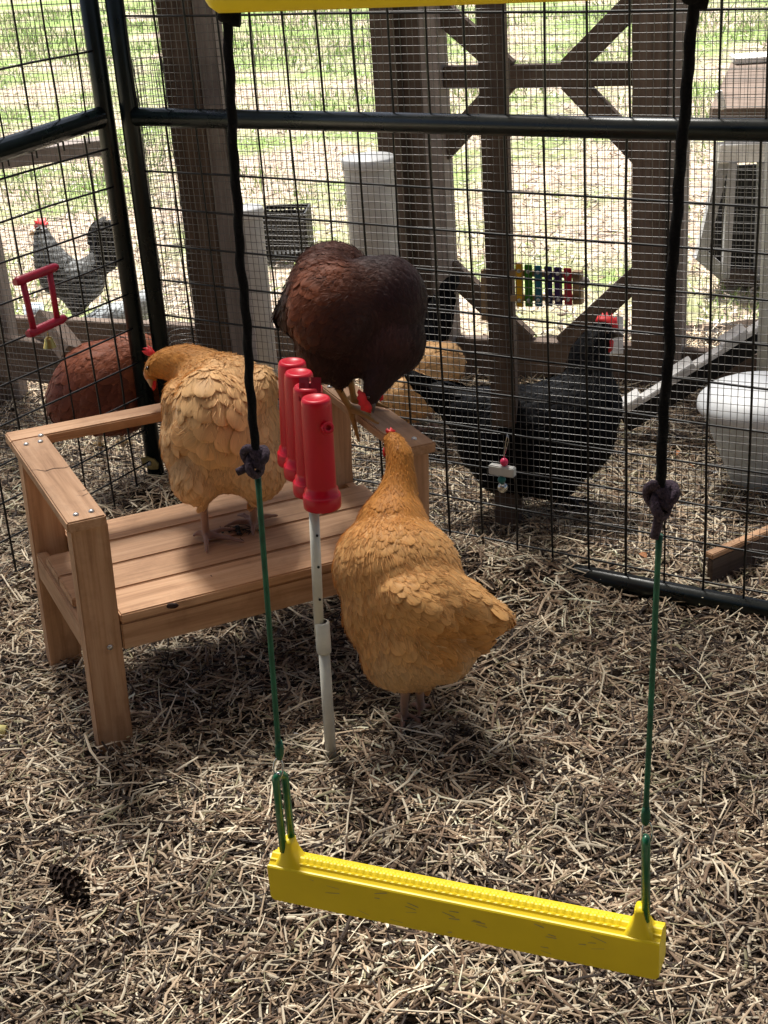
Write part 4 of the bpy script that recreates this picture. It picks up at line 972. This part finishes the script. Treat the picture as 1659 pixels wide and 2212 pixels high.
# spreader bar at the top
zt = PLN(470, 14, hb[0], np.array([0, 1., 0]))[2]
tL = PLN(452, 12, hb[0], np.array([0, 1., 0])); tR = tL + sd_ * (SL_ * 1.02)
top = thing('perch_bar', 'yellow perch bar at the top edge with the ropes tied below it', 'swing', tuple(tL))
sn2 = sn
V = []; prof2 = [(.0, .014), (.002, .004), (.006, -.003), (.012, -.006), (.024, -.006), (.031, -.003), (.035, .004), (.037, .014), (.034, .016), (.003, .016)]
n2 = len(prof2)
for i, u in enumerate([0, .0015, .005, .011, .02] + [SL_ * 1.02 * k / 12 for k in range(1, 12)] + [SL_ * 1.02 - .01, SL_ * 1.02]):
    e = min(u, SL_ * 1.02 - u); k = 1 - .45 * max(0, 1 - e / .013) ** 2
    for (v, z) in prof2: V.append(tL + sd_ * u + sn2 * (v - .018) * k + Z3 * (.016 + (z - .016) * k))
m_ = 18
Fa = [(i * n2 + j, i * n2 + (j + 1) % n2, (i + 1) * n2 + (j + 1) % n2, (i + 1) * n2 + j) for i in range(m_ - 1) for j in range(n2)] + [tuple(range(n2 - 1, -1, -1)), tuple((m_ - 1) * n2 + j for j in range(n2))]
link('bar', mesh('bar', V, Fa, True), M['yellow'], top)
for (x, y, b_) in ((492, 40, hb[0]), (1497, 0, hb[1])):
    c = PLN(x, y, b_, np.array([0, 1., 0])); mb = MB(); mb.sphere(c + Z3 * .002, .0085, 12, 8, (1.1, 1, .7)); mb.tube([c, c + R * .011 - U * .001], [.006, .0065], 8); mb.build('rope_end', M['rope'], top)

# ------------------------------------------------------------------ toys on the panels
nL = N2
def LPt(x, y, o=.0): return PLN(x, y, CORNER - N2 * 0 + N2 * o, N2)
o_ = -.02 if np.dot(N2, CAM - CORNER) < 0 else .02
toy = thing('ladder_toy', 'small crimson plastic ladder frame clipped on the left wire panel', 'toy', tuple(LPt(88, 650, o_)))
mb = MB(); mb.tube([LPt(32, 610, o_), LPt(40, 607, o_), LPt(114, 579, o_), LPt(122, 576, o_)], [.0075, .010, .010, .0075], 12); mb.build('crossbar', M['crimson'], toy)
mb = MB(); mb.tube([LPt(60, 722, o_), LPt(68, 719, o_), LPt(132, 690, o_), LPt(140, 686, o_)], [.0075, .010, .010, .0075], 12); mb.build('crossbar', M['crimson'], toy)
MB().tube([LPt(50, 612, o_), LPt(73, 714, o_)], .0072, 10).build('upright', M['crimson'], toy)
MB().tube([LPt(106, 583, o_), LPt(124, 690, o_)], .0068, 10).build('upright', M['crimson'], toy)
bc = LPt(108, 750, o_)
bell = thing('bell', 'small brass bell hanging below the crimson ladder toy', 'bell', tuple(bc))
MB().lathe([(.0145, 0), (.0135, .003), (.0105, .012), (.009, .019), (.006, .023), (0, .0245)], bc, Z3, 20).build('bell_cup', M['brass'], bell)
MB().tube([bc + Z3 * .024, bc + Z3 * .036], .0012, 6).build('hanger', M['brass'], bell)

def BPt(x, y, o=-.02): return PLN(x, y, CORNER + N1 * o, N1)
toy = thing('chew_toy', 'hanging chew toy with pink bead, white block and silver jingle bell on the back panel', 'toy', tuple(BPt(1088, 1000)))
MB().tube([BPt(1096, 938), BPt(1094, 948), BPt(1089, 978), BPt(1089, 990)], .0011, 6).tube([BPt(1096, 938), BPt(1099, 950), BPt(1091, 980)], .0009, 6).build('wire_hanger', M['silver'], toy)
MB().sphere(BPt(1089, 998), .0088).build('pink_bead', M['pink'], toy)
MB().box(BPt(1085, 1016), E1, N1, Z3, .029, .008, .0105).build('mineral_block', M['chalk'], toy, bevel=.002)
MB().sphere(BPt(1084, 1036), .009, 12, 8, (1, 1, .9)).build('teal_bead', M['teal'], toy)
MB().sphere(BPt(1086, 1053), .0115).build('jingle_bell', M['silver'], toy)

def XPt(x, y, o=.02): return PLN(x, y, CL0 + NC * o, NC)
xy = thing('xylophone', 'toy xylophone with yellow, green, blue and red bars hung upright on the mesh', 'toy', tuple(XPt(1190, 620)))
for k, (x, m_) in enumerate(((1122, 'xy'), (1142, 'xg'), (1163, 'xt'), (1185, 'navy'), (1206, 'xp'), (1227, 'xr'))):
    t_, b2 = XPt(x - 1, 570 + k * 1.8), XPt(x + 1, 663 - k * .7)
    bo = MB().bar(t_, b2, .0165, .004, EC).build('bar', M[m_], xy, bevel=.001)
    for yy in (.16, .84):
        MB().lathe([(.0042, 0), (.0042, .002), (0, .004)], t_ + (b2 - t_) * yy - NC * .002, -NC, 10).build('cap', M['chalk'], bo)
for (ya, yb) in ((587, 594), (645, 641)):
    MB().bar(XPt(1046, ya, .028), XPt(1252, yb, .028), .012, .010, Z3).build('rail', M['tan'], xy)
MB().bar(XPt(1050, 582, .032), XPt(1052, 690, .032), .018, .018, EC).build('end_block', M['tan'], xy)
MB().bar(XPt(1248, 585, .032), XPt(1250, 655, .032), .018, .018, EC).build('end_block', M['tan'], xy)
MB().sphere(XPt(1262, 610, .03), .012).build('mallet_head', M['greywood'], xy)

# ------------------------------------------------------------------ pipes, crate, pails
def feeder(x, ytop, xb, ybase, d, r, label):
    t = P(x, ytop, d); b = np.array([t[0], t[1], 0.]); H_ = t[2]
    q = P(xb, ybase, d + .1); th_ = thing('feeder_pipe', label, 'pipe', tuple(b), 'capped white feeder pipes')
    MB().lathe([(0, 0), (r, 0), (r, H_ - .02)], b, Z3, 32).build('pipe', M['palegrey'], th_)
    MB().lathe([(r, H_ - .028), (r * 1.1, H_ - .027), (r * 1.1, H_ - .004), (r * 1.04, H_), (0, H_ + .003)], b, Z3, 32).build('cap', M['white'], th_)
feeder(795, 338, 800, 560, 3.86, .066, 'wide capped white feeder pipe standing left of the tall timber frame post')
feeder(533, 447, 560, 700, 3.72, .038, 'narrow capped white feeder pipe standing beside the curled mesh')
c = G(625, 545); cr = thing('crate', 'black slatted plastic crate standing on the grass', 'crate', tuple(c))
ex = azv(96); ey = azv(6); CW = .088; CHt = .175
def crate_wall(o, e, nn_, name):
    mb = MB()
    for zz in (.008, .040, .066, .092, .118, .142, CHt - .010): mb.box(c + nn_ * o + Z3 * zz, e, nn_, Z3, CW, .003, .0085)
    for k in np.linspace(-1, 1, 11): mb.box(c + nn_ * (o + .0008) + e * k * (CW - .004) + Z3 * CHt / 2, e, nn_, Z3, .004, .0025, CHt / 2 - .002)
    mb.build(name, M['black'], cr)
crate_wall(-CW, ex, ey, 'side_wall'); crate_wall(CW, ex, ey, 'side_wall'); crate_wall(-CW, ey, ex, 'side_wall'); crate_wall(CW, ey, ex, 'side_wall')
MB().box(c + Z3 * .006, ex, ey, Z3, CW - .004, CW - .004, .004).build('bottom', M['black'], cr)

b = G(1640, 1050); b[2] = 0
pl = thing('feed_pail', 'tapered white plastic pail with domed lid at the right edge', 'pail', tuple(b))
s_ = dep(b) / FP
MB().lathe([(0, 0), (50 * s_, 0), (62 * s_, .02), (112 * s_, .155), (130 * s_, .20), (134 * s_, .215)], b + R * 0, Z3, 40).build('pail_body', M['bluegrey'], pl)
MB().lathe([(136 * s_, .200), (137 * s_, .206), (134 * s_, .220), (118 * s_, .238), (85 * s_, .254), (40 * s_, .263), (0, .265)], b, Z3, 40).build('lid', M['white'], pl)
q = P(1655, 640, 3.5); q[2] = 0
pp = MB(); pp.tube([q, q + Z3 * .75], .016, 14); pp.build('white_pipe', M['pvc'], None, label='thin white upright pipe at the right edge above the pail', cat='pipe')

cu = G(80, 712); cup = thing('cup', 'small pale blue plastic tub behind the crimson ladder toy', 'tub', tuple(cu))
s_ = dep(cu) / FP
MB().lathe([(0, 0), (17 * s_, 0), (19 * s_, .01), (22 * s_, 54 * s_), (19 * s_, 54 * s_), (16 * s_, .012), (0, .01)], cu, Z3, 24).build('cup_wall', M['bluegrey'], cup)

# ramp plank with cleats
a = P(1335, 893, 3.72); e = P(1690, 672, 3.62); d = nrm(e - a)
rp = thing('ramp', 'white painted ramp plank with cleats rising to the right', 'ramp', tuple(a)); sdv = nrm(np.cross(d, Z3)); upv = np.cross(sdv, d)
if upv[2] < 0: upv = -upv
beam('plank', M['whitewood'], rp, a, e, .040, .012, sdv)
beam('side_rail', M['black'], rp, a - upv * .030, e - upv * .030, .038, .046, sdv)
for t in (.04, .36, .68): board('cleat', M['whitewood'], rp, a + (e - a) * (t + .04) + upv * .014, d, sdv, upv, .07, .062, .014)
MB().bar(P(1310, 725, 3.9), P(1345, 725, 3.9), .02, .10, F).build('block', M['whitewood'], None, label='small white painted block behind the black hen\'s beak', cat='block')

# low dark box with pale rim, bottom right
p0_ = G(1530, 1212, .05); p1_ = G(1720, 1085, .10)
bx = thing('low_box', 'dark low wooden box with a pale rim outside the lower right panel', 'box', (float(p0_[0]), float(p0_[1]), 0))
dv = p1_ - p0_; dv[2] = 0; dv = nrm(dv); sv_ = np.array([dv[1], -dv[0], 0])
L_ = .55
board('rim', M['cedar'], bx, p0_ + dv * L_ / 2 + Z3 * .012 - sv_ * 0, dv, sv_, Z3, L_, .022, .012)
board('wall', M['oldwood'], bx, p0_ + dv * L_ / 2 + sv_ * .003 + Z3 * -.038, dv, sv_, Z3, L_, .014, .088)
board('floor_board', M['black'], bx, p0_ + dv * L_ / 2 + sv_ * .13 + Z3 * -.058, dv, sv_, Z3, L_, .24, .008)

# small hutch, top right
hb_ = G(1600, 612); hb_[2] = 0
hu = thing('hutch', 'grey timber hutch with dark openings and a sloping board roof at top right', 'hutch', tuple(hb_))
dh = dep(hb_) + .0
def HP(x, y, o=0.): return PLN(x, y, hb_ + np.array([0, o, 0]), nrm(np.array([-.15, 1., 0])))
M['greyshell'] = simple('grey plastic shell', (.34, .34, .35), .5, var=.15, sc=9)
def hbeam(name, p, q, w_, t_, mat='greyshell', o=0., par=hu):
    A_, B_ = HP(*p, o), HP(*q, o); return beam(name, M[mat], par, A_, B_, w_, t_, np.cross(nrm(B_ - A_), (0, 1, 0)))
hbeam('slanted_leg', (1512, 560), (1562, 345), .035, .04); hbeam('front_leg', (1566, 600), (1582, 350), .026, .03, 'greyshell', -.03); hbeam('top_beam', (1548, 330), (1800, 322), .06, .06, 'whitewood', -.01)
hbeam('lower_brace', (1508, 545), (1575, 602), .045, .04); hbeam('bottom_beam', (1562, 600), (1800, 606), .05, .05, 'oldwood', -.01)
A_ = [HP(1525, 545, .06), HP(1562, 360, .06), HP(1800, 350, .06), HP(1800, 600, .06), HP(1560, 596, .06)]
mb = MB(); mb.add(A_ + [p + np.array([0, .02, 0]) for p in A_], [tuple(range(5)), tuple(range(9, 4, -1))] + [(i, (i + 1) % 5, 5 + (i + 1) % 5, 5 + i) for i in range(5)]); mb.build('dark_panel', M['black'], hu)
hbeam('divider', (1640, 602), (1648, 350), .035, .03, 'greyshell', -.03)
r0, r1, r2, r3 = HP(1535, 232, .05), HP(1580, 135, .55), HP(1850, 118, .55), HP(1850, 228, .05)
rn = nrm(np.cross(r3 - r0, r1 - r0)); 
if rn[2] < 0: rn = -rn
for k in range(4):
    t0, t1 = k / 4 + .005, (k + 1) / 4 - .005
    q = [r0 + (r1 - r0) * t0, r3 + (r2 - r3) * t0, r3 + (r2 - r3) * t1, r0 + (r1 - r0) * t1]
    mb = MB(); mb.add([p for p in q] + [p - rn * .015 for p in q], [(0, 1, 2, 3), (7, 6, 5, 4), (0, 4, 5, 1), (1, 5, 6, 2), (2, 6, 7, 3), (3, 7, 4, 0)]); mb.build('roof_board', M['oldwood'], hu)
beam('ridge_board', M['whitewood'], hu, r1 + rn * .012, r2 + rn * .012, .06, .02, np.cross(nrm(r2 - r1), rn))
beam('rafter', M['whitewood'], hu, HP(1552, 196, -.04), HP(1562, 235, -.04), .02, .02, (0, 1, 0))
beam('eave_board', M['oldwood'], hu, HP(1535, 250, .03), HP(1850, 246, .03), .05, .03, Z3)
for xx in (1585, 1700): beam('roof_post', M['greywood'], hu, HP(xx, 330, .05), HP(xx, 240, .05), .05, .05, (0, 1, 0))

# ------------------------------------------------------------------ small things on the straw
c = G(150, 1915, .010)
pc = thing('pine_cone', 'dark weathered pine cone lying on the straw at lower left', 'pine cone', tuple(c))
ax_ = nrm(G(190, 1955, .02) - G(112, 1868, .02)); LN = np.linalg.norm(G(190, 1955, .02) - G(112, 1868, .02)) / 2
mb = MB(); sdv = nrm(np.cross(ax_, Z3)); prof_ = [(max(.002, .021 * sin(pi * min(1, (t + .06))) ** .7), (t - .5) * 2 * LN) for t in np.linspace(0, .97, 14)]
mb.lathe([(r_ * .75, h_) for r_, h_ in prof_], c, ax_, 16)
for i in range(90):
    t = (i + .5) / 90; a = i * 2.39996; r_ = .020 * sin(pi * min(1, t * .95 + .05)) ** .7; o2 = sdv * cos(a) + Z3 * sin(a); b0 = c + ax_ * (t - .5) * 2 * LN + o2 * r_ * .6
    tn = nrm(np.cross(ax_, o2)); tip = b0 + o2 * r_ * .55 + ax_ * .007
    mb.add([b0 - tn * .005, b0 + tn * .005, tip + tn * .0035, tip - tn * .0035, b0 + ax_ * -.004, tip - ax_ * .003], [(0, 1, 2, 3), (0, 3, 5, 4), (1, 4, 5, 2)])
mb.build('cone_scales', M['cone'], pc)
yc = G(4, 1578, .010)
MB().tube([yc - R * .03, yc + R * .008 - U * .003], .0125, 18).build('yellow_tube', simple('pale yellow plastic', (.78, .70, .30), .4), None, label='pale yellow tube end lying on straw at the left edge', cat='tube')
lm = simple('dead leaf', (.42, .17, .06), .7, var=.3)
for i, (x, y, s, rot) in enumerate(((1460, 985, .022, 1), (1500, 1010, .018, 2.4), (1390, 930, .02, .3), (1180, 1010, .018, 4), (1380, 1195, .03, 5))):
    c = G(x, y, .010); pts = [(0, 0), (.25, .16), (.6, .22), (.85, .12), (1, 0), (.85, -.12), (.6, -.22), (.25, -.16)]
    v = [c + s * (np.array([cos(rot), sin(rot), .1]) * a_ * 1.2 + np.array([-sin(rot), cos(rot), .3]) * b2) + Z3 * .006 * sin(a_ * 3) for a_, b2 in pts]
    MB().add(v + [p - Z3 * .0006 for p in v], [tuple(range(8)), tuple(range(15, 7, -1))] + [(k, (k + 1) % 8, 8 + (k + 1) % 8, 8 + k) for k in range(8)]).build('dead_leaf', lm, None, label='curled orange dead leaf ' + ('nearest the black hen feet', 'just right of the hanging black rope', 'under the black hen breast, smallest', 'under the jingle bell, left of the others', 'largest, against the bottom of the panel')[i], cat='leaf', group='dead leaves on the straw outside')

wf = simple('white down', (.7, .7, .7), .8)
for i, (x, y, s_, rot, lab) in enumerate(((1545, 1020, .014, .4, 'small white down feather on the straw beyond the panel, left of the pail'), (1150, 1215, .012, 2.2, 'small white feather on the straw at the foot of the back panel'), (905, 2105, .012, 1.2, 'tiny white feather on the straw just below the yellow swing'), (640, 1585, .010, 2.9, 'tiny white feather on dark straw left of the cream pipe'))):
    c = G(x, y, .012); e1 = np.array([cos(rot), sin(rot), .15]); e2 = np.array([-sin(rot), cos(rot), .2]); mb = MB(); N = 9
    for k in range(N):
        t = k / (N - 1); wv = .32 * sin(pi * min(1, t + .08)) * s_
        for sg in (-1, 1): mb.add([c + e1 * s_ * (t - .5), c + e1 * s_ * (t - .38), c + e1 * s_ * (t - .25) + e2 * wv * sg + Z3 * .001, c + e1 * s_ * (t - .33) + e2 * wv * sg + Z3 * .001], [(0, 1, 2, 3)])
    mb.build('down_feather', wf, None, label=lab, cat='feather', group='loose white feathers')

# wear on the bench: a drying crack, small knots, droppings
dk = simple('dark crack', (.03, .016, .010), .9)
def topmark(pts, w_, zt, name='crack'):
    q = [PLN(x, y, BP(0, 0, zt), bu) + bu * .0006 for x, y in pts]; mb = MB()
    for i in range(len(q) - 1):
        d = nrm(q[i + 1] - q[i]); sd2 = np.cross(bu, d); ww = w_ * (1 - abs(2 * i / (len(q) - 1) - 1) * .6)
        mb.add([q[i] - sd2 * ww, q[i] + sd2 * ww, q[i + 1] + sd2 * ww * .8, q[i + 1] - sd2 * ww * .8], [(0, 1, 2, 3)])
    mb.build(name, dk, bench)
topmark([(62, 1017), (80, 1015), (98, 1018), (116, 1012), (140, 1011), (158, 1005)], .0011, BH)
topmark([(168, 1062), (180, 1060), (190, 1056)], .0007, BH); topmark([(165, 1070), (178, 1072), (190, 1066)], .0006, BH)
topmark([(254, 1112), (262, 1108), (270, 1109)], .0016, BS, 'knot_mark'); topmark([(455, 1243), (458, 1246)], .0022, BS, 'knot_mark'); topmark([(248, 886), (255, 889)], .0016, BH, 'knot_mark')
dp = thing('dropping', 'small dark dropping and wet straw beside the hen feet on the bench seat', 'dropping', tuple(onseat(518, 1146)))
mb = MB(); rr2 = np.random.default_rng(3)
for i in range(16):
    c = onseat(518 + rr2.normal(0, 13), 1146 + rr2.normal(0, 6)); mb.sphere(c + Z3 * .002, rr2.uniform(.002, .006), 8, 5, (1, 1, .5))
for i in range(14):
    c = onseat(520 + rr2.normal(0, 20), 1146 + rr2.normal(0, 9)) + Z3 * .002; a = rr2.uniform(0, 6.28); d = np.array([cos(a), sin(a), rr2.uniform(0, .4)]) * rr2.uniform(.008, .02); mb.bar(c - d * .5, c + d, .0012, .001)
mb.build('clump', simple('dark dropping', (.02, .018, .012), .7), dp)

sm_ = simple('scuffed dust', (.42, .33, .16), .95, var=.3)
rr3 = np.random.default_rng(9); mb = MB()
for i in range(26):
    u = rr3.uniform(.03, SL_ - .03); L3 = rr3.uniform(.002, .010); z = rr3.uniform(-HH + .006, -.004); c = SP(u, -.0004, z); dz = rr3.uniform(-.3, .3)
    d = nrm(sd_ + Z3 * dz) * L3; o3 = Z3 * rr3.uniform(.0002, .0007); mb.add([c - d - o3 * .3, c + d - o3, c + d * .9 + o3, c - d * .8 + o3], [(0, 1, 2, 3)])
mb.build('scuff_mark', sm_, swing)
